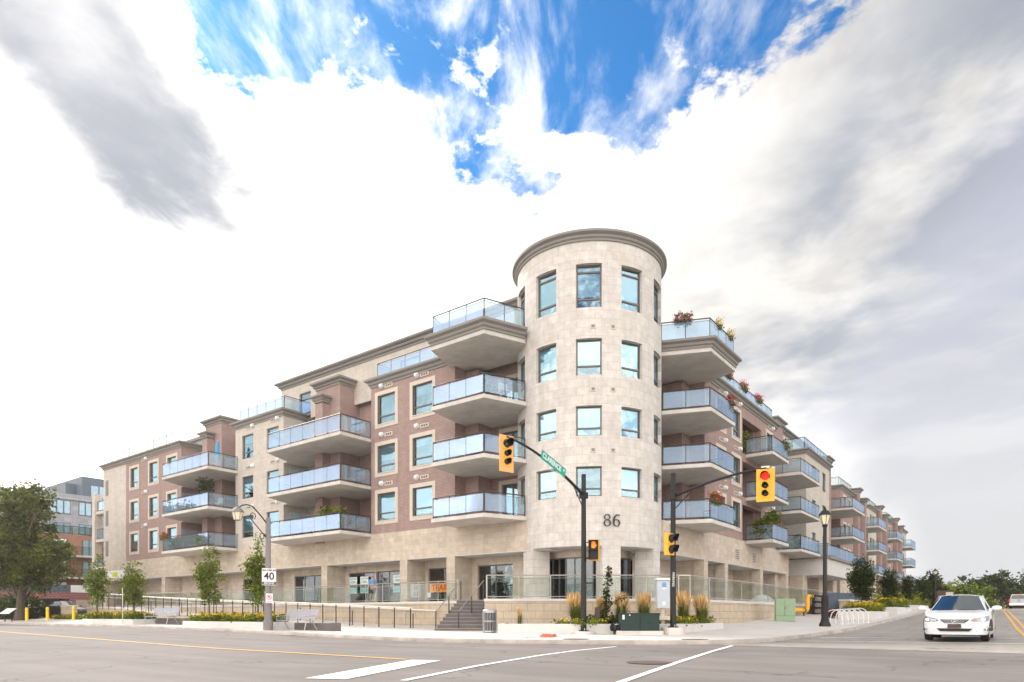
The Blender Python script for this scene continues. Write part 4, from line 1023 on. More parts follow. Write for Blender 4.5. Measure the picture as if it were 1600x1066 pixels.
sapling(10.2,17.2,4.95,2.15,'dark dense young tree nearest the black lamp post on the side street',21,dense=1.9,m='leaf_dark',group='young trees along the side street',low=.3)
sapling(9.8,31.9,5.0,2.1,'dark young tree second along the side street pavement',22,dense=1.6,m='leaf_dark',group='young trees along the side street')
sapling(9.3,46.5,5.4,2.4,'dark young tree third along the side street, half hidden by the second',23,dense=1.2,m='leaf_dark',group='young trees along the side street')
sapling(9.0,62.,5.8,2.6,'small far dark tree fourth along the side street',24,dense=1.,m='leaf_dark',group='young trees along the side street')
tree('large_tree', 'large old spreading tree at the left edge with dense lower crown and thin open top', (-46.8,-12.6,.5),
     [(.6,0,4.9,4.0,4.,2.0),(-3.,1,5.0,4.2,4,2.4),(2.4,1.0,3.8,2.2,2.4,1.3),(-2,0,8.6,3.6,3.2,2.4),(1.4,.5,9.4,1.8,1.8,1.7),(-4.5,0,9.5,3.,3,2.6),(0,0,7.,2.6,2.6,1.2)],
     230, 26000, .19, .68, .34, 2.2, 'leaf_tree', None, 46, .45, 5)
def hedge(name, label, x0, y0, x1, y1, z, h, m, n, size=.1, cat='hedge', seed=3, cr=.3, mats=None, flowers=None, group=None):
    rg = random.Random(seed); cx, cy = (x0+x1)/2, (y0+y1)/2; b = MB()
    for _ in range(n//12):
        p = (rg.uniform(x0, x1)-cx, rg.uniform(y0, y1)-cy, rg.uniform(0, 1)**.7*h*rg.uniform(.6, 1.1)); leaves(b, p, cr, 12, size, 0, rg)
    t = thing(name, label, cat, (cx, cy, z), 0, group); b.build('foliage', m, t)
    if flowers:
        f = MB()
        for _ in range(flowers[1]):
            p = (rg.uniform(x0, x1)-cx, rg.uniform(y0, y1)-cy, h*rg.uniform(.75, 1.15)); leaves(f, p, .06, 6, .06, 0, rg, 1.)
        f.build('blossoms', flowers[0], t)
    return t
hedge('clipped_hedge', 'dark clipped hedge behind the large tree at the left edge', -62,-12,-50,-9.5,.5,2.0,'leaf_dark',6000,.2,cr=.5)
hedge('shrub_row', 'loose green shrubs behind the pale planter walls up the side street', 7.4,36,9.4,66,1.0,2.2,'leaf_yellow',6000,.16,cr=.45,seed=6,cat='shrubs')
hedge('shrub_row', 'low green shrubs beside the terrace end near the dark fence boards', 7.,30,8.4,36,.9,1.5,'leaf',2500,.12,cr=.35,seed=8,cat='shrubs')

# planters and flower beds
def planter(name, label, poly, z0, h, wd=.18, cat='planter', m='pale_concrete', soil=.06, group=None):
    cx = sum(p[0] for p in poly)/len(poly); cy = sum(p[1] for p in poly)/len(poly)
    P = [(x-cx, y-cy) for x, y in poly]
    a = sum(P[i][0]*P[(i+1)%len(P)][1]-P[(i+1)%len(P)][0]*P[i][1] for i in range(len(P)))
    if a < 0: P = P[::-1]
    I = []
    for i in range(len(P)):
        p0, p1, p2 = Vector(P[i-1]), Vector(P[i]), Vector(P[(i+1)%len(P)]); d0, d1 = (p1-p0).normalized(), (p2-p1).normalized()
        n0, n1 = Vector((-d0.y, d0.x)), Vector((-d1.y, d1.x)); m_ = n0+n1; m_ = m_/max(.4, m_.dot(n0)); I.append(p1+m_*wd)
    t = thing(name, label, cat, (cx, cy, z0), 0, group); n = len(P); b = MB()
    vs = [(x, y, -.25) for x, y in P]+[(x*1., y*1., h-.02) for x, y in P]+[(P[i][0]+(I[i].x-P[i][0])*.12, P[i][1]+(I[i].y-P[i][1])*.12, h) for i in range(n)]+[(p.x, p.y, h) for p in I]+[(p.x, p.y, h-.2) for p in I]
    fs = []
    for k in range(4): fs += [(k*n+i, k*n+(i+1)%n, (k+1)*n+(i+1)%n, (k+1)*n+i) for i in range(n)]
    b.add(vs, fs); b.build('kerb_wall', m, t)
    s_ = MB(); s_.prism([tuple(p) for p in I], -.2, h-soil); s_.build('soil', 'soil', t)
    return t
CP = [(2.02,-10.94),(7.6,-6.7),(8.0,-2.3),(6.5,-2.3),(6.05,-2.7),(-.35,-7.5)]
planter('corner_planter', 'low pale concrete planter wrapped round the corner below the terrace wall', CP, .1, .44)
planter('flower_planter', 'low concrete flower planter nearest the yellow bollards', [(-28.7,-14.6),(-21.6,-14.6),(-21.6,-13.1),(-28.7,-13.1)], walkz(-25,-14.4)-.05, .32, .15, soil=.03)
planter('flower_planter', 'long low concrete flower planter between the bench and the grey lamp', [(-15.9,-14.6),(-8.4,-14.6),(-8.4,-13.0),(-15.9,-13.0)], walkz(-12,-14.4)-.05, .36, .15, soil=.03)
planter('flower_planter', 'pale concrete planter with orange flowers right behind the bike racks', [(9.6,13.),(11.5,13.),(11.5,19.),(9.6,19.)], walkz(10.5,15.5)-.1, .5, .15)
planter('flower_planter', 'second pale concrete planter with yellow flowers up the side street', [(9.6,23.),(11.5,23.),(11.5,31.),(9.6,31.)], walkz(10.5,26.5)-.1, .5, .15)
planter('flower_planter', 'third smaller pale planter far up the side street', [(9.6,37.),(11.5,37.),(11.5,43.),(9.6,43.)], walkz(10.5,40)-.1, .5, .15)
hedge('flower_bed', 'green bed of yellow flowers beneath the two left saplings', -28.5,-14.4,-21.8,-13.2,walkz(-25,-14)+.2,.42,'leaf',5200,.09,'flower bed',31,.14,flowers=('petal_yellow',260))
hedge('flower_bed', 'green bed of yellow flowers in the long planter beside the 40 sign', -15.7,-14.4,-8.6,-13.2,walkz(-12,-14)+.22,.42,'leaf',6000,.09,'flower bed',32,.14,flowers=('petal_yellow',260))
hedge('flower_bed', 'orange and yellow flowers filling the planter behind the bike racks', 9.8,13.2,11.3,18.8,walkz(10.5,15.5)+.3,.6,'leaf_yellow',3600,.1,'flower bed',33,.16,flowers=('petal_yellow',300))
hedge('flower_bed', 'yellow flowers in the second planter up the side street', 9.8,23.2,11.3,30.8,walkz(10.5,26.5)+.3,.7,'leaf',3600,.12,'flower bed',34,.2,flowers=('petal_yellow',500))
hedge('flower_bed', 'dark red leaved plants at the near end of the planter behind the bike racks', 8.8,13.2,9.4,14.4,walkz(9,14)+.05,.45,'terracotta_leaf',500,.09,'flower bed',35,.2)
hedge('ground_cover', 'low green ground cover dotted with yellow blooms in the corner planter', 3.4,-9.1,5.4,-7.8,.5,.22,'leaf',700,.07,'plants',36,.12,flowers=('petal_yellow',20))
hedge('ground_cover', 'bright green low plants with yellow flowers right of the right signal pole', 6.7,-5.8,7.75,-2.6,.5,.3,'leaf_yellow',2400,.07,'plants',37,.14,flowers=('petal_yellow',60))
hedge('ground_cover', 'dark green low plants at the foot of the shrub by the terrace wall', 3.2,-7.3,6.2,-4.3,.5,.32,'leaf_dark',2600,.08,'plants',38,.14,flowers=('petal_yellow',40))
hedge('grass_strip', 'strip of short green plants behind the yellow bollards', -46,-10.8,-38,-9.6,.55,.3,'leaf',3000,.1,'plants',39,.15,flowers=('petal_yellow',90))
def orn_grass(label, u, D, h, seed, wd=.42, n=330):
    rg = random.Random(seed); p = cd(u, D); t = thing('feather_grass', label, 'ornamental grass', (p.x, p.y, .48), 0, 'clumps of feathery grass in the corner planter'); h -= .48
    b = MB(); f = MB()
    for i in range(n):
        a = rg.uniform(0, 6.28); r0 = rg.uniform(0, .13); sp = rg.uniform(.1, 1)*wd; hh = h*rg.uniform(.35, .8); w_ = .009; sp *= 1.35
        x0, y0 = r0*math.cos(a), r0*math.sin(a); d = Vector((math.cos(a), math.sin(a), 0)); s_ = Vector((-d.y, d.x, 0))*w_
        P = [Vector((x0, y0, 0)), Vector((x0, y0, 0))+d*sp*.35+Vector((0,0,hh*.65)), Vector((x0, y0, 0))+d*sp*.9+Vector((0,0,hh*(.9 if i%3 else .6)))]
        b.add([P[0]-s_, P[0]+s_, P[1]+s_, P[1]-s_, P[2]], [(0,1,2,3),(3,2,4)])
    for i in range(n//3):
        a = rg.uniform(0, 6.28); sp = rg.uniform(0, .8)*wd; d = Vector((math.cos(a), math.sin(a), 0)); hh = h*rg.uniform(.72, 1.0)
        sp *= 1.35; p1 = d*sp*.6+Vector((0,0,hh*.66)); p2 = d*sp*.85+Vector((0,0,hh)); s_ = Vector((-d.y, d.x, 0))
        f.add([d*.03-s_*.004, d*.03+s_*.004, p1+s_*.006, p1-s_*.006], [(0,1,2,3)])
        for s2 in (s_, d): f.add([p1-s2*.006, p1.lerp(p2,.35)-s2*.024, p2, p1.lerp(p2,.35)+s2*.024], [(0,1,2,3)])
    b.build('blades', 'grass_blade', t); f.build('plumes', 'grass_plume', t)
orn_grass('big clump of feathery grass just behind the left signal pole', 900, 28.6, 1.95, 1, .5, 520)
orn_grass('feathery grass clump half hidden behind the dark leaved shrub', 940, 28.9, 1.75, 2, .34)
orn_grass('feathery grass clump between the dark leaved shrub and the dark green box', 971, 28.6, 1.95, 3, .42, 420)
orn_grass('feathery grass clump left of the grey cabinet on a post', 1006, 28.6, 2.0, 4, .42, 420)
orn_grass('feathery grass clump immediately right of the right signal pole', 1068, 28.3, 2.0, 5, .4, 420)
orn_grass('feathery grass clump furthest right at the end of the terrace wall', 1096, 28.6, 1.85, 6, .46, 460)
orn_grass('single small thin tuft of grass in the bare end of the planter by the litter bin', 812, 28.5, 1.35, 7, .16, 60)
# dark leaved shrub
rg = random.Random(44); p = cd(944, 28.3); t = thing('upright_shrub', 'tall thin dark leaved shrub in front of the middle tower column', 'shrub', (p.x, p.y, .45))
b = MB(); b.tube([(0,0,0),(.03,.02,.9),(.12,.08,1.7),(.16,.1,2.5)], [.03,.024,.016,.006], 6); b.tube([(.04,.02,.75),(.35,.25,1.0),(.62,.48,1.2)], [.014,.01,.005], 5); b.build('stem', 'bark', t)
b = MB()
for i in range(46): z = rg.uniform(.35, 2.5); leaves(b, (.03+z*.055, .02+z*.03, z), .2*(1.1-z/3.2), 9, .085, 0, rg)
for i in range(9): f_0 = i/8; leaves(b, (.1+.5*f_0, .08+.4*f_0, .85+.35*f_0), .09, 6, .085, 0, rg)
b.build('foliage', 'leaf_dark', t)

# ------------------------------------------------------------ traffic signals
def band_clamps(b, zs, r, mi): 
    for z in zs: b.cyl((0,0,z), (0,0,z+.03), r, r, 14, mi)
def signal_pole(name, label, x, y, zb, ztop, arm_dir, arm_len, z_att, z_end, base_h):
    t = thing(name, label, 'traffic light pole', (x, y, zb))
    b = MB(); b.cyl((0,0,base_h), (0,0,ztop-zb), .115, .09, 18); b.cyl((0,0,ztop-zb), (0,0,ztop-zb+.04), .1, .08, 18); b.cyl((0,0,base_h), (0,0,base_h+.04), .2, .2, 18); b.build('pole', 'black_metal', t, smooth=30)
    for i in range(4):
        a = R(45+90*i); bb = MB(); bb.cyl((.16*math.cos(a), .16*math.sin(a), base_h+.04), (.16*math.cos(a), .16*math.sin(a), base_h+.12), .02, n=6); bb.build('anchor_bolt', 'rail_steel', t)
    b = MB(); b.lathe([(.46,-.1),(.46,base_h-.03),(.43,base_h),(0,base_h)], n=28); b.build('footing', 'concrete', t)
    d = Vector((*arm_dir, 0)); pts = []
    for i in range(11):
        f = i/10; pts.append(d*arm_len*f+Vector((0,0,(z_att-zb)+(z_end-z_att)*(1-(1-f)**1.7))))
    b = MB(); b.tube(pts, [.062-.027*i/10 for i in range(11)], 10); b.build('mast_arm', 'black_metal', t, smooth=True)
    b = MB(); b.box(-.13,-.13,z_att-zb-.12,.13,.13,z_att-zb+.12); b.tube([Vector((0,0,z_att-zb-.55)), d*.75+Vector((0,0,(z_att-zb)+(z_end-z_att)*.2))], .02, 6); b.build('arm_bracket', 'black_metal', t)
    return t, pts
def visor(b, c, r, L, mi, cut=True):          # local: faces -y
    n = 14
    vs = []
    for k in range(n+1):
        a = R(-25+230*k/n); vs += [(c[0]+r*math.cos(a), c[1], c[2]+r*math.sin(a)), (c[0]+r*math.cos(a), c[1]-L*(.55+.45*math.sin(max(0, min(math.pi, a)))), c[2]+r*math.sin(a))]
        vs += [(c[0]+(r-.008)*math.cos(a), c[1]-L*(.55+.45*math.sin(max(0, min(math.pi, a)))), c[2]+(r-.008)*math.sin(a)), (c[0]+(r-.008)*math.cos(a), c[1], c[2]+(r-.008)*math.sin(a))]
    b.add(vs, [(i*4+j, i*4+(j+1)%4, i*4+4+(j+1)%4, i*4+4+j) for i in range(n) for j in range(4)], mi)
def signal_head(label, x, y, ztop, rz, lit=None, plate=True, sizes=(.15,.105,.105), platem='signal_yellow', hh=1.18):
    t = thing('traffic_signal', label, 'traffic light', (x, y, ztop), rz)
    b = MB(); zc = []; z = -.10
    for s_ in sizes:
        h = s_*2+.075; b.bbox(-s_-.045, -.02, z-h+.008, s_+.045, .17, z, .015); zc.append((z-h/2, s_)); z -= h
    b.build('housing', 'signal_yellow', t)
    if plate:
        b = MB(); b.bbox(-.31, .0, -hh, .31, .018, 0, .01); b.build('backplate', platem, t)
    for i, (z, s_) in enumerate(zc):
        b = MB(); b.lathe([(0,.03),(s_*.6,.022),(s_*.95,0)], n=20)
        o = b.build('lens', 'red_light' if lit == i else 'lens_dark', t, smooth=True, loc=(0, -.022, z)); o.rotation_euler = (R(90), 0, 0)
        b = MB(); visor(b, (0,-.02,z), s_+.005, .27*s_/.15, 0); b.build('visor', 'black_metal', t)
    return t
pL, ptsL = signal_pole('signal_pole', 'black signal pole at left carrying an arm with the green street sign', 4.73, -8.87, .13, 6.45, (0,-1), 5.0, 5.65, 6.93, .12)
signal_head('yellow traffic light on the end of the left arm, seen from the side', 4.73, -13.87, 6.98, R(90)-R(14), None, True, platem='signal_plate', hh=1.24)
xr, yr = 7.81, -7.28
pR, ptsR = signal_pole('signal_pole', 'black signal pole at right beside the grey cabinet, arm reaching right', xr, yr, .15, 6.37, (1,0), 3.55, 5.5, 6.15, .26)
signal_head('traffic light showing red on the end of the right arm', xr+3.5, yr, 6.13, R(8), 0, True)
b = MB(); b.box(-.14,-.03,0,.14,.1,.08); o = tag(b.build('arm_end_bracket', 'rail_steel', loc=(xr+3.5, yr, 6.13)), 'pale metal bracket on top of the red traffic light', 'bracket')
signal_head('yellow side facing traffic light strapped to the right signal pole', xr+.02, yr-.24, 4.15, R(78), None, False, (.175,.175))
# pedestrian signal
t = thing('pedestrian_signal', 'pedestrian signal with a lit orange hand on the left signal pole', 'pedestrian light', (4.73+.42, -8.87+.12, 3.05), R(20))
b = MB(); b.bbox(-.2,-.16,0,.2,.12,.82,.015); b.build('housing', 'signal_yellow', t)
b = MB(); b.box(-.185,-.175,.02,.185,-.163,.80); b.build('face', 'black_metal', t)
for z in (.43, .04):
    b = MB(); b.box(-.19,-.27,z+.35,.19,-.176,z+.362); b.box(-.19,-.27,z,-.178,-.176,z+.35); b.box(.178,-.27,z,.19,-.176,z+.35); b.build('visor', 'black_metal', t)
b = MB(); b.prism([(-.07,.0),(.06,.0),(.08,.07),(.07,.13),(-.075,.13),(-.08,.06)], 0, .006)
for i, (x, h) in enumerate(((-.058,.11),(-.018,.13),(.022,.125),(.058,.1))): b.prism([(x-.015,.13),(x+.015,.13),(x+.012,.13+h),(x-.012,.13+h)], 0, .006)
b.prism([(.08,.05),(.13,.11),(.115,.13),(.07,.09)], 0, .006)
o = b.build('hand_symbol', 'hand_light', t, loc=(0,-.177,.48)); o.rotation_euler = (R(90),0,0)
b = MB(); 
for z in (.72, .08): b.tube([(-.42,-.05,z),(-.2,0,z)], .018, 6)
b.build('mounting_arm', 'black_metal', t)
# street name blade on the left arm
a, c = ptsL[3], ptsL[7]; a2 = Vector((4.73, -8.87, .13))+ptsL[2].lerp(ptsL[3], .95); c2 = Vector((4.73, -8.87, .13))+ptsL[6].lerp(ptsL[7], .05)
mid = (a2+c2)/2; sl = math.atan2(a2.z-c2.z, (a2-c2).length); Lb = (a2-c2).length+.05
t = thing('street_sign', 'green street name sign reading CLARENCE ST hung on the left signal arm', 'street sign', (4.73+.075, mid.y, mid.z+.05))
b = MB(); b.bbox(-Lb/2, -.17, -.008, Lb/2, .17, .008, .004); o = b.build('blade', 'sign_green', t); rot = Matrix.Rotation(R(90),3,'Z')@Matrix.Rotation(R(90),3,'X'); 
rot = (Matrix.Rotation(sl, 3, 'X')@rot) ; e = rot.to_euler(); o.rotation_euler = e
text_mesh('CLARENCE', .27, .002, 'white_paint', 'lettering', t, Vector(rot@Vector((-.13, 0, .012))), e, .008).scale = (.93, 1, 1)
text_mesh('ST', .13, .002, 'white_paint', 'lettering', t, Vector(rot@Vector((Lb/2-.13, .05, .012))), e, .004)
b = MB(); b.box(-.02,-.35,-.28,.0,.35,-.24); 
for k in (-.3,.3): b.box(-.075,k-.015,-.1,.002,k+.015,.1)
b.build('hanger', 'rail_steel', t)
t = thing('pole_sign', 'thin vertical dark sign strapped to the right signal pole', 'sign', (xr+.05, yr-.14, 1.9), R(20)); b = MB(); b.box(-.06,-.02,0,.1,0,.75); b.build('panel', 'black_metal', t)
text_mesh('PARKING', .13, .001, 'white_paint', 'lettering', t, (.02,-.024,.37), (R(90),R(90),0))

# ------------------------------------------------------------ grey lamp with the 40 sign
lx, ly = -7.8, -14.85; lz = walkz(lx, ly)-.02
t = thing('street_lamp', 'grey round lamp post with curled bracket and lantern beside the young trees', 'street lamp', (lx, ly, lz))
b = MB(); b.lathe([(.21,0),(.21,.42),(.17,.46),(.155,1.6),(.165,1.62),(.16,1.7),(.125,1.74),(.105,4.95),(.0,4.97)], n=18); b.build('pole', 'post_grey', t, smooth=30)
b = MB(); b.tube([(0,-.1,4.75),(0,-.35,5.02),(0,-.75,5.38),(0,-1.0,5.42),(0,-1.25,5.36),(0,-1.4,5.22)], .028, 8); b.tube([(0,-.1,4.1),(0,-.45,4.45),(0,-.85,4.85)], .02, 6)
def curl(b, c, r, a0, turns, w_=.018): b.tube([(0, c[0]+r*(1-.6*i/14)*math.cos(a0+turns*6.28*i/14), c[1]+r*(1-.6*i/14)*math.sin(a0+turns*6.28*i/14)) for i in range(15)], w_, 6)
curl(b, (-.28, 4.12), .17, 0, 1.15); curl(b, (-.75, 4.98), .16, -1.2, 1.1); b.build('bracket', 'black_metal', t)
t2 = thing('lantern', 'four sided lantern hanging from the curled lamp bracket', 'lantern', (lx, ly-1.45, lz+4.72))
b = MB(); b.lathe([(.14,0),(.22,.32)], n=6); b.build('glass', 'lamp_glass', t2)
b = MB(); b.lathe([(.27,.32),(.26,.36),(.16,.48),(.07,.52),(.05,.6),(0,.61)], n=6); b.lathe([(.1,-.03),(.15,0)], n=6)
for i in range(6): a = R(60*i); b.tube([(.145*math.cos(a),.145*math.sin(a),0),(.226*math.cos(a),.226*math.sin(a),.32)], .012, 5)
b.build('frame', 'post_grey', t2)
def board(name, label, loc, rz, w_, h, m='white_paint', cat='sign'):
    t = thing(name, label, cat, loc, rz); b = MB(); b.bbox(-w_/2,-.012,0,w_/2,0,h,.004); b.build('panel', m, t); return t
t = board('speed_sign', 'white speed sign reading MAXIMUM 40 BEGINS on the grey lamp post', (lx+.16, ly-.06, 2.2), R(70), .60, .74)
text_mesh('MAXIMUM', .12, .001, 'black_paint', 'lettering', t, (0,-.015,.65), (R(90),0,0), .002)
text_mesh('40', .44, .001, 'black_paint', 'lettering', t, (0,-.015,.385), (R(90),0,0), .008)
b = MB(); b.box(-.29,-.016,.02,.29,-.013,.15); b.build('lower_band', 'black_paint', t); text_mesh('BEGINS', .135, .001, 'white_paint', 'lettering', t, (0,-.018,.085), (R(90),0,0), .002)
t = board('parking_sign', 'small white no stopping sign below the speed sign', (lx+.19, ly-.07, 1.42), R(70), .3, .42)
b = MB(); ring(b, 0, .25, .11, .11, .022, .022); b.build('red_ring', 'sign_red', t, loc=(0,-.013,0)).scale = (1,.1,1)
b = MB(); b.add([(-.075,-.02,.325),(-.06,-.02,.34),(.08,-.02,.18),(.065,-.02,.165)], [(0,1,2,3)]); b.box(-.11,-.018,.04,.11,-.013,.06); b.build('red_stroke', 'sign_red', t)
text_mesh('P', .15, .001, 'black_paint', 'lettering', t, (0,-.015,.25), (R(90),0,0), .002)

# black heritage lamps
def heritage_lamp(label, x, y, h):
    z = walkz(x, y)-.02; t = thing('heritage_lamp', label, 'street lamp', (x, y, z), 0, 'black lamp posts with lanterns'); k = h/5.85
    b = MB(); b.lathe([(.27,0),(.27,.12),(.19,.3),(.2,.36),(.165,.4),(.165,1.45),(.18,1.5),(.12,1.56),(.1,1.7),(.085,4.9*k),(.13,4.95*k),(.13,5.03*k),(.07,5.06*k)], n=16); b.build('pole', 'black_metal', t, smooth=30)
    b = MB(); b.lathe([(.13,5.06*k),(.25,5.5*k)], n=6); b.build('lantern_glass', 'lamp_glass', t)
    b = MB(); b.lathe([(.30,5.5*k),(.29,5.54*k),(.17,5.72*k),(.07,5.76*k),(.07,5.82*k),(.03,5.88*k),(0,5.92*k)], n=6)
    for i in range(6): a = R(60*i); b.tube([(.13*math.cos(a),.13*math.sin(a),5.06*k),(.255*math.cos(a),.255*math.sin(a),5.5*k)], .014, 5)
    b.build('lantern_roof', 'black_metal', t)
heritage_lamp('black fluted lamp post next to the bike racks on the side street', 10.86, 3.85, 5.85)
heritage_lamp('distant black lamp post above the white sedan against the trees', 8.8, 80, 5.6)

# ------------------------------------------------------------ street furniture
def bench(label, x, y, rz, L=2.1):
    t = thing('park_bench', label, 'bench', (x, y, walkz(x, y)), rz, 'pale slatted benches on the pavement')
    b = MB()
    for i in range(4): b.box(-L/2, -.25+i*.12, .43, L/2, -.15+i*.12, .46)
    b.build('seat', 'bench_wood', t); b = MB()
    for i in range(5): b.add([(-L/2, .26+.02*i, .52+i*.085), (L/2, .26+.02*i, .52+i*.085), (L/2, .28+.02*i, .595+i*.085), (-L/2, .28+.02*i, .595+i*.085), (-L/2, .285+.02*i, .52+i*.085), (L/2, .285+.02*i, .52+i*.085), (L/2, .305+.02*i, .595+i*.085), (-L/2, .305+.02*i, .595+i*.085)], [(0,1,2,3),(7,6,5,4),(3,2,6,7),(0,4,5,1),(0,3,7,4),(1,5,6,2)])
    b.build('backrest', 'bench_wood', t)
    for s_ in (-1, 1):
        b = MB(); X = s_*(L/2-.12); b.tube([(X,-.3,0),(X,-.2,.42),(X,.2,.42),(X,.38,.93)], .022, 6); b.tube([(X,.38,0),(X,.1,.42)], .022, 6); b.tube([(X,-.26,.42),(X,-.28,.62),(X,.28,.66)], .018, 6); b.build('leg_frame', 'bin_metal', t)
    return t
bench('pale slatted bench at left, between the two flower beds', -19.6, -14.0, 0, 2.9)
bench('pale slatted bench immediately right of the grey lamp post', -6.7, -14.2, 0, 2.3)
for x, w_, lab in ((-19.4, 3.4, 'low dark concrete block under the left-hand bench'), (-6.4, 2.6, 'low dark concrete block under the bench by the grey lamp post')):
    t = thing('seat_block', lab, 'concrete block', (x, -13.3, walkz(x, -13.3))); b = MB(); b.bbox(-w_/2,-.3,-.1,w_/2,.3,.34,.02); b.build('block', 'brown_post' if 0 else 'steps', t)
t = thing('litter_bin', 'round slatted metal litter bin at the foot of the steps', 'bin', (.56,-9.67,.13))
b = MB(); b.lathe([(.27,.02),(.29,.06),(.28,.1)], n=28); b.lathe([(.27,.48),(.285,.48),(.285,.53),(.27,.53)], n=28); b.lathe([(.27,.86),(.3,.86),(.3,.96),(.25,1.0),(.12,1.0),(.12,.97)], n=28)
for i in range(26): a = 2*math.pi*i/26; c, s_ = math.cos(a), math.sin(a); b.tube([(.275*c,.275*s_,.05),(.285*c,.285*s_,.5),(.285*c,.285*s_,.9)], .014, 4)
b.build('slatted_shell', 'bin_metal', t, smooth=30); b = MB(); b.lathe([(0,.06),(.235,.06),(.24,.9)], n=20); b.build('liner', 'black_metal', t)
RC = R(YAW)
t = thing('transformer_box', 'dark green metal utility box on a concrete pad near the kerb', 'utility box', (6.79,-8.18,.13), RC)
b = MB(); b.bbox(-.85,-.5,-.05,.85,.5,.16,.02); b.build('pad', 'concrete', t)
b = MB(); b.bbox(-.72,-.42,.16,.72,.42,.82,.02); b.box(-.74,-.44,.80,.74,.44,.845); b.build('cabinet', 'box_dark_green', t)
b = MB(); b.box(-.03,-.435,.2,-.02,-.42,.78); b.box(.3,-.45,.45,.36,-.42,.5); b.build('door_seam', 'black_metal', t)
b = MB(); b.box(-.70,-.428,.6,-.62,-.421,.77); b.build('sticker', 'white_paint', t); b = MB(); b.box(-.44,-.428,.74,-.4,-.421,.79); b.build('sticker', 'white_paint', t)
p = cd(961, 26.2); t = thing('pipe_fitting', 'small black ribbed pipe fitting left of the dark green box', 'pipe', (p.x, p.y, .13)); b = MB()
for i in range(4): b.cyl((-.15+.1*i,0,.28-.02*i), (-.07+.1*i,0,.28-.02*i), .15-.01*(i%2)*3, n=14)
b.box(-.05,-.05,-.05,.05,.05,.2); b.build('ribbed_pipe', 'black_metal', t)
p = cd(933.5, 27.6); t = thing('wooden_bollard', 'short brown round post in the corner planter', 'post', (p.x, p.y, .42)); b = MB(); b.cyl((0,0,-.1),(0,0,.78),.12,.115,16); b.cyl((0,0,.78),(0,0,.8),.115,.09,16); b.build('post', 'brown_post', t, smooth=30)
p = cd(1035.5, 27.0); t = thing('control_cabinet', 'pale grey electrical cabinet on a post left of the right signal pole', 'cabinet', (p.x, p.y, .5), RC)
b = MB(); b.box(-.06,-.06,0,.06,.06,.72); b.bbox(-.22,-.2,.2,.3,.2,.36,.01); b.build('post', 'trim_stone', t)
b = MB(); b.bbox(-.25,-.18,.68,.25,.18,1.8,.015); b.build('cabinet', 'cabinet_grey', t); b = MB(); b.box(-.3,-.24,1.8,.3,.2,1.88); b.build('hood', 'white_paint', t)
b = MB(); b.box(-.07,-.186,1.52,.1,-.181,1.7); b.build('notice', 'sticker_blue', t); b = MB(); b.box(-.06,-.186,1.42,.09,-.181,1.5); b.build('sticker', 'white_paint', t); b = MB(); b.box(-.06,-.186,.78,.08,-.181,.94); b.build('sticker', 'white_paint', t)
for z in (1.66, 1.59): text_mesh('NOTICE' if z > 1.6 else 'POWER', .045, .0005, 'white_paint', 'lettering', t, (.015,-.188,z), (R(90),0,0))
t = thing('utility_cabinet', 'pale green metal utility cabinet against the terrace wall', 'utility cabinet', (7.95,7.6,walkz(8,7.6)), R(20))
b = MB(); b.bbox(-.52,-.38,0,.52,.38,1.26,.03); b.build('cabinet', 'box_green', t)
b = MB(); b.box(-.045,-.392,.32,-.035,-.38,1.2); b.box(-.47,-.392,.3,.47,-.38,.312); b.box(-.04,-.41,.68,.0,-.38,.8); b.box(.381+.14,-.3,.2,.525,.3,.21); b.build('door_seam', 'rail_dark', t)
# gas pipe
t = thing('gas_pipe', 'thick yellow gas pipe bent up the terrace wall', 'pipe', (6.95,16.8,walkz(7,16.8)))
b = MB(); b.tube([(-.5,-1.9,.35),(.0,-1.8,.34),(.05,-1.2,.34),(.05,-.5,.34),(.05,-.28,.4),(.05,-.2,.55),(.05,-.2,1.05),(.05,-.15,1.25),(.05,.0,1.32),(.05,.9,1.32)], .14, 12); b.build('pipe', 'pipe_yellow', t, smooth=True)
b = MB()
for yy, z in ((-1.25,.34),(.4,1.32)): b.cyl((.05,yy-.04,z),(.05,yy+.04,z),.19,n=12)
b.cyl((.05,-1.2,-.1),(.05,-1.2,.25),.05); b.build('flange', 'rail_dark', t)
t = thing('meter_rack', 'rack of dark gas meters right of the yellow gas pipe', 'gas meters', (7.0,19.0,walkz(7,19))); b = MB()
for i in range(4):
    for j in range(3): b.bbox(-.12,i*.5,.1+j*.42,.14,i*.5+.3,.1+j*.42+.3,.03)
b.build('meters', 'post_grey', t); b = MB()
for j in range(3): b.tube([(0,-.3,.5+j*.42),(0,2.1,.5+j*.42)], .03, 6)
b.box(-.2,-.35,0,-.12,2.2,1.4); b.build('frame', 'black_metal', t)
t = thing('board_fence', 'row of tall dark blue grey boards set at an angle beside the terrace', 'fence', (7.3,21.6,walkz(7.3,21.6))); 
for i in range(8):
    b = MB(); b.bbox(-.42,-.05,0,.42,.05,1.55-.02*i,.01); b.build('board', 'dark_panel', t, loc=(0.05*i, i*1.35, .03*i*1.3), rz=R(14))
# bike racks
t = thing('bike_rack', 'row of white hoop bike racks by the black lamp post', 'bike rack', (10.9,4.9,walkz(10.9,4.9)))
for i in range(6):
    b = MB(); P = []
    for k in range(15):
        a = math.pi*k/14; P.append((.42*math.cos(a)*-1, .0, max(0, .0)+.80*math.sin(a)**.55))
    b.tube(P, .024, 7); o = b.build('hoop', 'rack_metal', t, smooth=True, loc=(.12+.13*i, .1+.62*i, .02*i), rz=R(22))
b = MB(); b.tube([(-.2,-.3,.03),(.5,3.6,.12)], .02, 6); b.tube([(.45,-.3,.03),(1.2,3.5,.12)], .02, 6); b.build('base_bar', 'rack_metal', t)
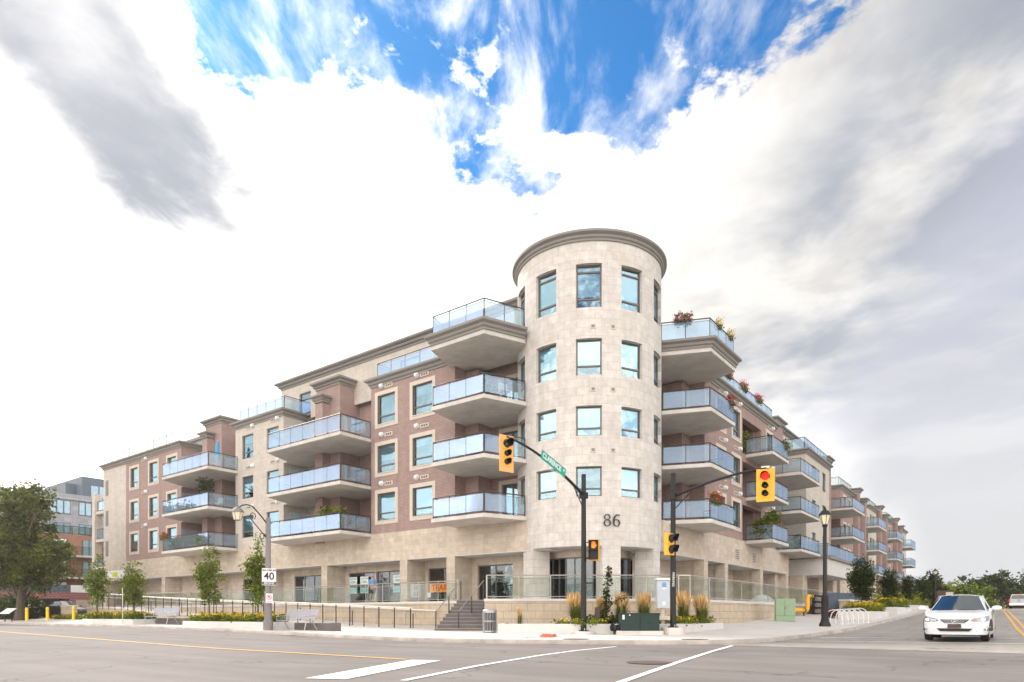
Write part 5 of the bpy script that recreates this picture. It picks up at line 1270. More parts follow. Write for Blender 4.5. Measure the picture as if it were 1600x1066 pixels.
# seat walls up the side street
for i, (y0, y1, lab) in enumerate(((20,27,'low pale block wall behind the first side street tree'), (30,38,'second low pale wall further up the side street'), (47,53,'short pale concrete wall near the far trees'))):
    t = thing('seat_wall', lab, 'wall', (8.6,(y0+y1)/2,walkz(8.6,(y0+y1)/2))); b = MB(); b.box(-.3,(y0-y1)/2,-.2,.3,(y1-y0)/2,.85); b.build('blocks', 'wall_block', t); b = MB(); b.box(-.36,(y0-y1)/2-.05,.85,.36,(y1-y0)/2+.05,.97); b.build('coping', 'pale_concrete', t)
# yellow bollards
for x, y, lab in ((-42.9,-13.3,'yellow bollard nearest the large tree'), (-41.7,-12.3,'middle yellow bollard of the three, in front of the black enclosure'), (-40.,-11.1,'yellow bollard in front of the parked dark car')):
    t = thing('yellow_bollard', lab, 'bollard', (x, y, walkz(x, y)), 0, 'three yellow bollards'); b = MB(); b.lathe([(.11,-.1),(.11,.98),(.09,1.03),(0,1.05)], n=16); b.build('post', 'bollard_yellow', t, smooth=30); b = MB(); b.lathe([(.112,.78),(.115,.78),(.115,.8),(.112,.8)], n=16); b.build('band', 'rail_dark', t)
t = thing('information_board', 'small tilted information board left of the first yellow bollard', 'information board', (-44.0,-14.2,walkz(-44,-14.2)), R(20)); b = MB(); b.add([(-.5,-.3,.6),(.5,-.3,.6),(.5,.3,1.0),(-.5,.3,1.0),(-.5,-.3,.64),(.5,-.3,.64),(.5,.3,1.04),(-.5,.3,1.04)], [(0,3,2,1),(4,5,6,7),(0,1,5,4),(1,2,6,5),(2,3,7,6),(3,0,4,7)]); b.build('panel', 'white_paint', t); 
for sx in (-.37,.37): b = MB(); b.box(sx-.03,0,0,sx+.03,.06,.8); b.build('leg', 'black_metal', t)
t = thing('sign_post', 'thin bare steel post at the kerb left of the left-hand bench', 'post', (-22.3,-14.85,walkz(-22.3,-14.9))); b = MB(); b.cyl((0,0,-.1),(0,0,2.05),.03,.03,8); b.cyl((0,0,2.05),(0,0,2.07),.035,.02,8); b.build('post', 'rail_steel', t)
# manholes, litter
for x, y, lab in ((13.06,-20.25,'dark round access cover in the asphalt between the two thin crosswalk lines'),(7.36,-13.67,'round rusty access cover in the pavement near the left signal pole'), (10.5,-11.75,'round rusty access cover in the pavement at the kerb of the side street')):
    t = thing('access_cover', lab, 'manhole cover', (x, y, (walkz(x, y) if y > -16 else roadz(x, y)+.004)+.006)); b = MB(); b.lathe([(.42,0),(.42,.006),(.36,.008),(.35,.004),(0,.004)], n=28); b.build('lid', 'iron', t)
rg = random.Random(9); t = thing('crumpled_litter', 'crumpled red and white rubbish lying on the kerb', 'litter', (5.3,-12.95,walkz(5.3,-12.9)+.01), RC)
for nm, m, cx, n_ in (('red_cloth','red_cloth',.25,5),('white_cloth','white_paint',-.2,4),('dark_scrap','terracotta',.5,2)):
    b = MB()
    for i in range(n_):
        x0, y0 = cx+rg.uniform(-.25,.25), rg.uniform(-.1,.1); r0 = rg.uniform(.09,.17)
        b.grid(7, 7, lambda u, v: (x0+(u-.5)*r0*2.6, y0+(v-.5)*r0*2, max(.004, .11*math.sin(u*math.pi)*math.sin(v*math.pi)+.05*noise.noise(Vector((u*5+i, v*5, n_))))))
    b.build(nm, m, t)

# ------------------------------------------------------------ cars
def car_outline(W, L, n, front, rear, y0=0.):
    # closed plan outline, nose toward -y, superelliptic ends
    out = []
    for i in range(n):
        a = 2*math.pi*i/n-math.pi/2; c, s_ = math.cos(a), math.sin(a); p = front if s_ < 0 else rear
        x = abs(c)**(2/5.5)*(1 if c > 0 else -1)*W
        y = abs(s_)**(2/p)*(1 if s_ > 0 else -1)*L/2
        out.append((x, y))
    return out
def sedan(label, x, y, z, paint, rz=0, lights=True, name='white_sedan'):
    t = thing(name, label, 'car', (x, y, z), rz); W, L, n = .905, 4.55, 96
    def belt(yy): return pl(yy, [(-2.3,.62),(-2.1,.70),(-1.7,.79),(-1.0,.90),(-.6,.935),(1.3,.99),(2.0,1.0),(2.3,.96)])
    levels = [(.955, .20, -.03), (.985, .28, -.01), (1.0, .42, .01), (1.0, .56, .0), (.985, .80, -.035), (.955, 1.0, -.075)]
    b = MB(); rings = []
    for k, (wf, hf, ins) in enumerate(levels):
        o = car_outline(W*wf, L+ins*2, n, 3.5, 3.6); r_ = []
        for (xx, yy) in o:
            if hf <= .56: zz = hf
            else: f = (hf-.56)/.44; zz = .56+(belt(yy)-.56)*f
            r_.append((xx, yy, zz))
        rings.append(r_)
    vs = [p for r_ in rings for p in r_]
    fs = [(k*n+i, k*n+(i+1)%n, (k+1)*n+(i+1)%n, (k+1)*n+i) for k in range(len(rings)-1) for i in range(n)]
    # hood and deck: bridge the belt ring left to right with a crown
    top = rings[-1]; base = len(vs); m = 12; half = n//2
    idx = lambda i: i % n
    rows = []
    for i in range(1, half):
        a, c = top[idx(-i)], top[idx(i)]     # left and right partners, from nose to tail
        row = [(len(rings)-1)*n+idx(-i)]
        for j in range(1, m):
            f = j/m; xx = a[0]+(c[0]-a[0])*f; yy = (a[1]+c[1])/2; w_ = 1-(2*f-1)**2
            ridge = .012*math.exp(-((abs(2*f-1)-.62)/.1)**2)
            vs.append((xx, yy, (a[2]+c[2])/2+(.055*w_+ridge)*sm(yy, -2.28, -1.6))); row.append(len(vs)-1)
        row.append((len(rings)-1)*n+idx(i)); rows.append(row)
    for r0, r1 in zip(rows, rows[1:]):
        for j in range(m): fs.append((r0[j], r0[j+1], r1[j+1], r1[j]))
    fs.append(tuple([(len(rings)-1)*n]+rows[0][::-1])); fs.append(tuple([(len(rings)-1)*n+half]+rows[-1]))
    fs.append(tuple(range(n-1, -1, -1)))
    # cut the wheel arches by leaving out side faces near the wheels
    def keep(f):
        cx = sum(vs[i][0] for i in f)/len(f); cy = sum(vs[i][1] for i in f)/len(f); cz = sum(vs[i][2] for i in f)/len(f)
        return True
    b.add(vs, [f for f in fs if keep(f)]); b.build('body', paint, t, smooth=35)
    def yf(x_, z_): 
        wf, ins = (1.0, .01) if z_ < .56 else (.985, -.035)
        c = (abs(x_)/(W*wf))**(5.5/2); s_ = math.sqrt(max(0, 1-min(1, c)**2)); return -(s_**(2/3.5))*(L/2+ins)
    def xo(y_): s_ = min(1, (abs(y_)/(L/2))**(3.5/2)); return W*(1-s_*s_)**(1/5.5)
    # cabin
    cb = [(-.74,-.98,.90),(.74,-.98,.90),(.80,.0,.95),(.78,1.55,.98),(.6,1.95,.99),(-.6,1.95,.99),(-.78,1.55,.98),(-.80,.0,.95)]
    ct = [(-.52,-.12,1.37),(.52,-.12,1.37),(.60,.25,1.415),(.58,.85,1.40),(.48,1.08,1.37),(-.48,1.08,1.37),(-.58,.85,1.40),(-.60,.25,1.415)]
    def cabin(f0, f1, grow): 
        g = MB(); q = lambda f, i: tuple(cb[i][k]+(ct[i][k]-cb[i][k])*f for k in range(3)); P = [q(f0, i) for i in range(8)]+[q(f1, i) for i in range(8)]
        cx, cy = 0, .5
        P = [(p[0]*(1+grow), cy+(p[1]-cy)*(1+grow), p[2]) for p in P]
        g.add(P, [(i, (i+1)%8, 8+(i+1)%8, 8+i) for i in range(8)]+[tuple(range(8, 16))]); return g
    g = cabin(0, 1, 0); g.build('cabin', paint, t, smooth=30)
    g = MB(); g.grid(8, 6, lambda u, v: ((u-.5)*2*(.56-.10*v)*1.0, -.14+.12*(2*u-1)**2+v*.45+.0, 1.392+.025*math.sin(v*math.pi)+.03*(1-(2*u-1)**2)))
    g.build('roof', paint, t, smooth=True)
    ws = MB(); ws.grid(14, 8, lambda u, v: ((2*u-1)*(.71-.20*v), -1.0+.85*v+.10*(2*u-1)**2*(1-.3*v)-.035, .925+.445*v+.025*(1-(2*u-1)**2)))
    ws.build('windscreen', 'car_glass', t, smooth=True)
    for s_ in (-1, 1):
        sg = MB(); P = [(.775,-.62,.98),(.795,.0,.985),(.785,1.2,1.01),(.60,.85,1.345),(.622,.25,1.355),(.60,-.05,1.30)]
        P = [(p[0]*s_*1.02, p[1], p[2]) for p in P]; sg.add(P, [tuple(range(6)) if s_ > 0 else tuple(range(5, -1, -1))]); sg.build('side_window', 'car_glass', t)
        # mirror
        mr = MB(); mr.ball((.98*s_, -.62, 1.0), (.135, .075, .075), 14); mr.tube([(.78*s_,-.6,.95),(.9*s_,-.61,.97)], .03, 6); mr.build('mirror', paint, t, smooth=True)
        # headlight, on the curved nose
        def hp(u, v):
            xx = .40+.43*u; zt = .665+.10*u-.0*v; zb = .575-.01*u+.035*(1-u); zz = zb+(zt-zb)*v
            if u < .12: zz = .62+(zz-.62)*(.25+u*6)
            return (xx*s_, yf(xx, .7)-.03-.02*(1-v)+.05*max(0, v-.6), zz)
        h = MB(); h.grid(12, 6, hp, flip=s_ < 0); hl = h.build('headlight', 'light_clear', t, smooth=True)
        lm = MB(); lm.ball(((.68)*s_, yf(.68, .7)-.045, .65), (.065,.03,.04), 12); lm.build('lamp', 'lamp_on' if lights else 'chrome', hl, smooth=True)
        am = MB(); am.grid(4, 3, lambda u, v: ((.46+.12*u)*s_, yf(.46+.12*u, .7)-.058, .618+.03*v), flip=s_ < 0)
        am.build('indicator', 'amber' if s_ > 0 else 'chrome', hl)
        fg = MB(); fg.add([(.52*s_, yf(.52,.4)-.014, .30), (.80*s_, yf(.80,.4)-.014, .31), (.81*s_, yf(.81,.4)-.014, .40), (.78*s_, yf(.78,.4)-.014, .41)], [(0,1,2,3)]); fo = fg.build('fog_lamp_recess', 'black_metal', t)
        fg = MB(); fg.cyl((.73*s_, yf(.73,.4)-.0, .352), (.73*s_, yf(.73,.4)-.03, .352), .035, n=12); fg.build('fog_lamp', 'light_clear', fo)
        for yy in (-1.42, 1.33):
            w_ = thing('wheel', None, None, (s_*(xo(abs(yy)+.3)-.115), yy, .32)); w_.parent = t
            q = MB(); q.lathe([(.2,-.105),(.29,-.11),(.32,-.08),(.325,.0),(.32,.08),(.29,.11),(.2,.105)], n=28); o = q.build('tyre', 'tyre', w_, smooth=True); o.rotation_euler = (0, R(90), 0)
            q = MB(); q.lathe([(0,.085),(.05,.09),(.06,.07),(.19,.1),(.21,.1)], n=28)
            for i in range(10): a = R(36*i); q.tube([(.05*math.cos(a),.05*math.sin(a),.09),(.2*math.cos(a),.2*math.sin(a),.11)], .014, 5)
            o = q.build('rim', 'rim', w_, smooth=30); o.rotation_euler = (0, R(90*s_), 0)
            ar = MB(); pts = [(s_*(xo(yy+.38*math.cos(R(a)))+.0), yy+.38*math.cos(R(a)), .31+.36*math.sin(R(a))) for a in range(0, 181, 12)]
            vs2 = pts+[(s_*(xo(yy)+.0), yy, .31)]; ar.add(vs2, [(i, i+1, len(pts)) if s_ > 0 else (i+1, i, len(pts)) for i in range(len(pts)-1)])
            ar.v = [(p[0]+s_*.004, p[1], p[2]) for p in ar.v]; ar.build('wheel_arch', 'black_metal', t)
        tl = MB(); tl.box(.45*s_, 2.22, .72, .80*s_, 2.285, .9); tl.build('tail_light', 'tail_red', t)
    g = MB(); xs_ = [-.37,-.2,0,.2,.37]; 
    g.grid(12, 6, lambda u, v: ((2*u-1)*(.25+.135*v), yf((2*u-1)*(.25+.135*v), .65)-.045+.02*v, .535+.125*v)); gr = g.build('grille', 'black_metal', t, smooth=True)
    g = MB()
    for v in (.0, 1.): g.tube([((2*u/12-1)*(.25+.135*v), yf((2*u/12-1)*(.25+.135*v), .65)-.052+.02*v, .535+.125*v) for u in range(13)], .008, 5)
    for i in range(5): g.tube([((2*u/12-1)*(.24+.12*i/5), yf((2*u/12-1)*.3, .65)-.048+.02*i/5, .55+.022*i) for u in range(13)], .003, 4)
    g.build('grille_trim', 'chrome', gr, smooth=True)
    g = MB(); g.tube([(.072*math.cos(R(a)), yf(0,.65)-.065, .60+.05*math.sin(R(a))) for a in range(0, 360, 20)], .009, 6, closed=True); g.tube([(.02,yf(0,.65)-.065,.635),(-.03,yf(0,.65)-.065,.583),(.06,yf(0,.65)-.065,.592)], .008, 6); g.build('emblem', 'chrome', gr, smooth=True)
    g = MB(); g.box(-.17, yf(.17,.5)-.05, .40, .17, yf(.17,.5)-.03, .515); g.build('number_plate', 'brown_post', t)
    g = MB(); g.grid(12, 2, lambda u, v: ((2*u-1)*(.36+.09*v), yf((2*u-1)*(.36+.09*v), .4)-.02, .30+.085*v)); g.build('lower_intake', 'black_metal', t)
    g = MB(); g.box(-.74,-1.75,.16,.74,2.0,.30); g.build('underbody', 'black_metal', t)
    g = MB(); g.tube([(-.55,-1.06,.93),(-.1,-1.1,.955)], .012, 5); g.tube([(.0,-1.1,.955),(.5,-1.05,.935)], .012, 5); g.build('wipers', 'black_metal', t)
    return t
sedan('white sedan with its headlights on, driving toward the junction', 17.0, -5.75, roadz(17.1, -5), 'car_white')
t = thing('pickup_truck', 'silver pickup truck seen from behind far up the side street', 'pickup truck', (18.25, 77.5, roadz(18.2, 77)))
b = MB(); b.bbox(-.98,-2.7,.55,.98,3.0,1.05,.06); b.bbox(-.97,-2.72,1.0,.97,-.4,1.22,.04); b.build('body', 'car_silver', t)
b = MB(); b.bbox(-.95,-2.76,.66,.95,-2.70,1.24,.03); o = b.build('tailgate', 'car_silver', t); b = MB(); b.box(-.16,-2.79,1.05,.16,-2.762,1.12); b.build('handle', 'black_metal', o); b = MB(); b.lathe([(.0,.01),(.09,.005),(.1,0)], n=18, flat=.5); e = b.build('emblem', 'sticker_blue', o, loc=(0,-2.762,.9)); e.rotation_euler = (R(90),0,0)
b = MB(); vs = [(-.93,-.5,1.2),(.93,-.5,1.2),(.93,1.6,1.2),(-.93,1.6,1.2),(-.76,-.35,1.86),(.76,-.35,1.86),(.76,1.0,1.86),(-.76,1.0,1.86)]; b.add(vs, [(0,1,5,4),(1,2,6,5),(2,3,7,6),(3,0,4,7),(4,5,6,7)]); b.build('cab', 'car_silver', t)
b = MB(); b.add([(-.82,-.505,1.3),(.82,-.505,1.3),(.70,-.40,1.76),(-.70,-.40,1.76)], [(0,1,2,3)]); b.v = [(x, y-.02, z) for x, y, z in b.v]; b.build('rear_window', 'car_glass', t)
b = MB(); b.box(-.28,-.4,1.84,.28,-.33,1.89); b.build('brake_light', 'tail_red', t)
b = MB(); b.bbox(-.98,-2.95,.42,.98,-2.74,.66,.03); b.build('bumper', 'chrome', t); b = MB(); b.box(-.85,-2.7,.28,.85,2.6,.54); b.build('chassis', 'black_metal', t)
for s_ in (-1, 1):
    b = MB(); b.box(s_*.84,-2.78,.78,s_*.985,-2.705,1.2); b.build('tail_light', 'tail_red', t)
    b = MB(); b.bbox(s_*1.0,.95,1.22,s_*1.27,1.05,1.45,.02); b.build('mirror', 'black_metal', t)
    for yy in (-1.75, 1.9): b = MB(); b.cyl((s_*.98,yy,.4),(s_*.70,yy,.4),.4,n=22); b.build('tyre', 'tyre', t, smooth=30)
sedan('dark parked car in front of the brick wall at far left', -52.3, -7.4, .75, 'car_dark', R(100), False, 'parked_car')

# ------------------------------------------------------------ the person on the terrace
def skin(name, pts, edges, rad, m, parent, sub=2, root=0):
    me = bpy.data.meshes.new(name); me.from_pydata(pts, edges, []); me.materials.append(MATS[m])
    o = link(name, me, parent); md = o.modifiers.new('s', 'SKIN'); md.use_smooth_shade = True
    for i, v in enumerate(me.skin_vertices[0].data):
        r_ = rad[i]; v.radius = r_ if isinstance(r_, tuple) else (r_, r_); v.use_root = i == root
    sd_ = o.modifiers.new('d', 'SUBSURF'); sd_.levels = sub; sd_.render_levels = sub
    bpy.context.view_layer.update()
    nm = bpy.data.meshes.new_from_object(o.evaluated_get(bpy.context.evaluated_depsgraph_get())); o.modifiers.clear(); o.data = nm
    for p in nm.polygons: p.use_smooth = True
    return o
t = thing('person', 'person in a blue shirt and dark shorts standing on the terrace by the shop door', 'person', (-13.75, -3.75, TZ), R(25))
P = [(0,0,.92),(0,.01,1.08),(0,.015,1.28),(0,.01,1.42),(0,-.005,1.50),(0,-.01,1.585),(0,-.015,1.66),
     (.18,.0,1.41),(.25,.02,1.15),(.20,-.17,.98),(.12,-.25,1.07), (-.18,.0,1.41),(-.25,.03,1.14),(-.24,-.06,.90),(-.235,-.09,.82),
     (.095,0,.88),(.115,-.01,.50),(.12,.02,.09),(.125,-.15,.035), (-.095,0,.88),(-.11,-.0,.50),(-.115,.03,.09),(-.125,-.14,.035)]
E = [(0,1),(1,2),(2,3),(3,4),(4,5),(5,6),(3,7),(7,8),(8,9),(9,10),(3,11),(11,12),(12,13),(13,14),(0,15),(15,16),(16,17),(17,18),(0,19),(19,20),(20,21),(21,22)]
Rr = [(.15,.11),(.14,.105),(.16,.11),(.10,.08),.052,(.073,.088),(.070,.085),.062,.045,.036,.034,.062,.045,.036,.034,.09,.058,.040,(.045,.03),.09,.058,.040,(.045,.03)]
for hx, hy, hz, dx, dz, s_ in ((.12,-.25,1.07,-1,.2,1), (-.235,-.09,.82,0,-1,-1)):
    b0 = 10 if s_ > 0 else 14
    for k in range(4):
        o_ = (k-1.5)*.018; ln = (.07,.08,.075,.06)[k]; i = len(P)
        if s_ > 0: P += [(hx-.035, hy-.015, hz+o_), (hx-.035-ln*.6, hy-.02, hz+o_), (hx-.035-ln, hy+.01, hz+o_)]
        else: P += [(hx, hy+o_, hz-.035), (hx+.005, hy+o_-.004, hz-.035-ln*.6), (hx+.02, hy+o_-.006, hz-.035-ln)]
        E += [(b0, i), (i, i+1), (i+1, i+2)]; Rr += [.011, .009, .007]
    i = len(P)
    P += [(hx-.02*(s_ > 0), hy-.03, hz+.03*(s_ > 0)), (hx-.045*(s_ > 0)+.01*(s_ < 0), hy-.045, hz+.05*(s_ > 0)-.04*(s_ < 0))]; E += [(b0, i), (i, i+1)]; Rr += [.012, .009]
skin('body', P, E, Rr, 'skin', t)
f = MB(); f.ball((0,-.10,1.615),(.014,.018,.022),8); f.ball((.074,-.01,1.62),(.012,.02,.03),8); f.ball((-.074,-.01,1.62),(.012,.02,.03),8); f.build('nose_and_ears', 'skin', t, smooth=True)
f = MB()
for s_ in (-1, 1): f.ball((s_*.028,-.088,1.64),(.011,.006,.007),8)
f.build('eyes', 'black_paint', t); f = MB(); f.ball((0,-.092,1.572),(.024,.006,.006),8); f.build('mouth', 'text_red', t)
f = MB(); f.ball((0,.012,1.675),(.085,.098,.07),14); f.build('hair', 'hair', t, smooth=True)
skin('shirt', [(0,0,.96),(0,.01,1.08),(0,.015,1.28),(0,.008,1.43),(.18,0,1.42),(.24,.015,1.22),(-.18,0,1.42),(-.24,.02,1.22)], [(0,1),(1,2),(2,3),(3,4),(4,5),(3,6),(6,7)], [(.17,.13),(.165,.125),(.18,.125),(.11,.09),.078,.066,.078,.066], 'shirt', t)
skin('shorts', [(0,0,.94),(.1,0,.84),(.12,-.01,.55),(-.1,0,.84),(-.115,0,.55)], [(0,1),(1,2),(0,3),(3,4)], [(.165,.125),.11,.085,.11,.085], 'shorts', t)
f = MB()
for s_ in (-1, 1): f.bbox(s_*.125-.05,-.2,0,s_*.125+.05,.08,.075,.02)
f.build('shoes', 'brown_post', t)

# ------------------------------------------------------------ posters in the shop windows
def poster(label, x, z, w_, h, txt=True, y=-2.0):
    t = thing('window_poster', label, 'poster', (x, y, z)); b = MB(); b.box(-w_/2,-.004,0,w_/2,.0,h); b.build('sheet', 'poster_white', t)
    b = MB(); b.box(-w_/2+.03,-.008,.04,w_/2-.03,-.0045,h*.3); b.box(-w_/2+.03,-.008,h*.62,w_/2-.03,-.0045,h*.66); b.build('teal_block', 'poster_teal', t)
    b = MB(); b.box(-w_/2+.03,-.008,h*.33,w_/2-.03,-.0045,h*.50); b.build('picture', 'dark_panel', t)
    for k in range(2): text_mesh(('CUSTOM', 'HOMES')[k], .16, .0005, 'post_grey', 'lettering', t, (0,-.007,h*.88-k*.2), (R(90),0,0), .002)
poster('leftmost of the pale shop window posters behind the terrace railing', -17.75, 2.36, .82, 1.12)
poster('pale shop window poster directly left of the person', -16.6, 2.36, .82, 1.12)
poster('pale shop window poster directly left of the stone pier', -13.35, 2.36, .82, 1.12)
t = thing('shop_banner', 'orange window banner with red lettering TRAIN', 'banner', (-9.55, -2.0, 2.28)); b = MB(); b.box(-.95,-.004,0,.95,0,.56); b.build('sheet', 'banner_orange', t); text_mesh('TRAIN', .52, .001, 'text_red', 'lettering', t, (.0,-.007,.28), (R(90),0,0), .012)
t = thing('wall_poster', 'white notice with red strokes on the side wall behind the railing', 'poster', (-10.955, -2.75, 1.95), R(90)); b = MB(); b.box(-.42,-.006,0,.42,0,.85); b.build('sheet', 'white_paint', t)
b = MB()
for x0, z0 in ((-.12,.52),(.08,.52),(-.12,.12),(.1,.12)): b.add([(x0,-.009,z0),(x0+.04,-.009,z0),(x0+.09,-.009,z0+.22),(x0+.05,-.009,z0+.22)], [(0,1,2,3)])
b.build('red_stroke', 'text_red', t)
for x, w_, m, nm in ((-10.55,.3,'white_paint','small white notice low in the shop window left of the orange banner'),): 
    t = thing('small_notice', nm, 'poster', (x-.0,-2.0,1.98)); b = MB(); b.box(-w_/2,-.004,0,w_/2,0,.3); b.build('sheet', m, t)

# ------------------------------------------------------------ things on the balconies
def pot_plant(label, x, y, z, r, h, m='leaf', potm='terracotta', n=260, seed=1, pot=.3, blos=None, size=.1, nb=40):
    rg = random.Random(seed); t = thing('potted_plant', label, 'potted plant', (x, y, z)); b = MB(); b.lathe([(.11,0),(.16,pot),(.18,pot),(.18,pot+.03),(.14,pot+.03),(.0,pot)], n=14); b.build('pot', potm, t, smooth=30)
    b = MB()
    for _ in range(n//10): a = rg.uniform(0,6.28); q = rg.uniform(0,r); leaves(b, (q*math.cos(a), q*math.sin(a), pot+rg.uniform(.05,1)*h), r*.4, 10, size, 0, rg)
    b.build('foliage', m, t)
    if blos:
        b = MB()
        for _ in range(nb): a = rg.uniform(0,6.28); q = rg.uniform(.3,1.1)*r; leaves(b, (q*math.cos(a), q*math.sin(a), pot+rg.uniform(.3,1.1)*h), .07, 7, .06, 0, rg, 1.)
        b.build('blossoms', blos, t)
def rail_box(label, x, y, z, rz, w_, m, n=50, seed=2, dr=.25):
    rg = random.Random(seed); t = thing('flower_box', label, 'flower box', (x, y, z), rz); b = MB(); b.bbox(-w_/2,-.1,-.2,w_/2,.1,0,.01); b.build('trough', 'brown_post', t)
    b = MB(); c = MB()
    for _ in range(n): p = (rg.uniform(-w_/2,w_/2), rg.uniform(-.16,.16), rg.uniform(-dr,.3)); leaves(b, p, .1, 6, .08, 0, rg); 
    for _ in range(n): p = (rg.uniform(-w_/2,w_/2)*1.1, rg.uniform(-.2,.2), rg.uniform(-dr*.5,.38)); leaves(c, p, .1, 7, .075, 0, rg, 1.)
    b.build('foliage', 'leaf', t); c.build('blossoms', m, t)
rail_box('pink flowers on the topmost corner balcony rail right of the tower', 3.9, 2.85, 16.95, R(22), .9, 'petal_pink', 60, 1)
for i, (y, lab) in enumerate(((12.1,'pink flower box on the roof terrace rail nearest the corner balcony'),(15.3,'middle pink flower box on the brick roof terrace rail'),(18.6,'pink flower box on the roof terrace rail furthest up the side street'))): rail_box(lab, 3.12, y, 16.8, R(90), 1.0, 'petal_pink', 60, 5+i)
for y, lab in ((4.6,'small orange flower pot on the side rail of the topmost right balcony'),(6.4,'second small orange flower pot on the side rail of the topmost right balcony')): rail_box(lab, 5.3, y, 16.9, R(90), .3, 'petal_yellow', 14, 11)
rail_box('red geraniums on the lowest corner balcony right of the tower', 5.3, 3.9, 7.2, R(90), 1.2, 'petal_red', 50, 12)
rail_box('trailing orange flower box on the third floor balcony right of the tower', 5.3, 6.6, 13.2, R(90), .5, 'petal_red', 20, 13, .6)
rail_box('red flower box at the left tip of the lowest far left balcony', -36.6, -5.75, 7.2, R(0), 1.2, 'petal_red', 40, 14)
pot_plant('large trailing green plant on the lowest balcony of the second right-hand stack', 4.2, 15.4, 6.05, .55, 1.1, 'leaf', n=700, seed=3, size=.13)
pot_plant('green plant spilling over the rail of the second right-hand balcony stack', 4.95, 15.5, 6.9, .5, .7, 'leaf', n=500, seed=4, size=.13)
pot_plant('bright yellow green bush in the top loggia of the brick block on the right', 2.7, 15.8, 12.05, .65, 1.5, 'leaf_yellow', n=800, seed=5, size=.14)
pot_plant('bright yellow green plant at the far end of the second right-hand stack', 4.9, 18.7, 12.3, .45, .9, 'leaf_yellow', n=400, seed=6, size=.13)
pot_plant('round green shrub on the middle balcony of the far left stack', -29.9-1, -5.4, 9.6, .6, 1.3, 'leaf_dark', n=700, seed=7, size=.13)
pot_plant('palm like green plant on the lowest balcony of the middle left stack', -16.3, -4.9, 6.05, .8, 1.25, 'leaf_yellow', n=600, seed=8, size=.2)
pot_plant('leafy plant behind the glass at the left end of the lowest middle left balcony', -21.2, -4.9, 6.05, .5, .6, 'leaf', n=500, seed=9, size=.13)
pot_plant('low dark bush beside the grey barbecue on the lowest middle left balcony', -19.8, -5.1, 6.05, .45, .5, 'leaf_dark', n=400, seed=10, size=.13)
pot_plant('small plant at the rail of the fourth level corner balcony left of the tower', -3.6, -4.8, 12.05, .3, .9, 'leaf', n=260, seed=11, size=.09)
pot_plant('green plants crowding the lowest far left balcony, left half', -35.2, -5.3, 6.05, .6, .55, 'leaf', n=500, seed=12, size=.13)
pot_plant('green plants crowding the lowest far left balcony, right half', -31.2, -5.3, 6.05, .6, .5, 'leaf', n=500, seed=13, size=.13)
pot_plant('potted green plant on the lower balcony beside the canopy on the right', 4.3, 24.6, 6.05, .4, .9, 'leaf', n=300, seed=14, size=.13)
t = thing('folded_parasol', 'folded bright blue parasol on the top balcony of the far left stack', 'parasol', (-30.6,-4.6,12.05)); b = MB(); b.cyl((0,0,0),(0,0,2.3),.025,n=8); b.lathe([(.22,0),(.22,.06),(.05,.08)], n=14); b.build('pole', 'rail_steel', t)
b = MB(); b.lathe([(.14,.75),(.17,.95),(.13,1.8),(.06,2.2),(.0,2.25)], n=12); b.build('canopy', 'blue_cloth', t, smooth=True)
def chair(label, x, y, z, rz, m):
    t = thing('patio_chair', label, 'chair', (x, y, z), rz); b = MB(); b.bbox(-.25,-.25,.4,.25,.25,.46,.02); b.build('seat', m, t); b = MB(); b.add([(-.25,.2,.46),(.25,.2,.46),(.25,.3,.95),(-.25,.3,.95),(-.25,.24,.46),(.25,.24,.46),(.25,.34,.95),(-.25,.34,.95)], [(0,1,2,3),(7,6,5,4),(3,2,6,7),(0,3,7,4),(1,5,6,2)]); b.build('backrest', m, t)
    for sx in (-1,1):
        for sy in (-1,1): b = MB(); b.box(sx*.22-.015,sy*.22-.015,0,sx*.22+.015,sy*.22+.015,.4); b.build('leg', 'rail_dark', t)
chair('pale chair by the tower on the fourth level corner balcony', -2.75, -4.4, 12.05, R(60), 'trim_stone')
chair('dark chair on the third level corner balcony left of the tower', -4.6, -4.6, 9.05, R(200), 'brown_post')
chair('pale chair on the third level balcony of the far left stack', -30.7, -4.4, 9.05, R(30), 'white_paint')
chair('pink cushioned chair on the top balcony of the fourth right-hand stack', 3.6, 46.2, 12.05, R(90), 'petal_pink')
t = thing('barbecue', 'covered grey barbecue on the lowest balcony of the middle left stack', 'barbecue', (-18.6,-5.2,6.05)); b = MB(); b.bbox(-.6,-.28,.55,.6,.28,.75,.03); b.build('body', 'post_grey', t); b = MB(); b.cyl((-.45,0,.75),(.45,0,.75),.25,n=16); b.build('lid', 'post_grey', t, smooth=30); b = MB()
for sx in (-.5,.5): b = MB(); b.box(sx-.03,-.2,0,sx+.03,.2,.55); b.build('leg', 'rail_dark', t)
t = thing('covered_bundle', 'pale grey covered bundle on the terrace behind the right-hand glass', 'bundle', (5.0,13.5,TZ)); b = MB(); b.grid(12, 10, lambda u, v: ((u-.5)*1.3, (v-.5)*2.2, .75*(math.sin(u*math.pi)**.5)*(math.sin(v*math.pi)**.4)*(1-.4*u)+.04*noise.noise(Vector((u*6,v*8,0))))); b.build('cover', 'pale_concrete', t, smooth=True)

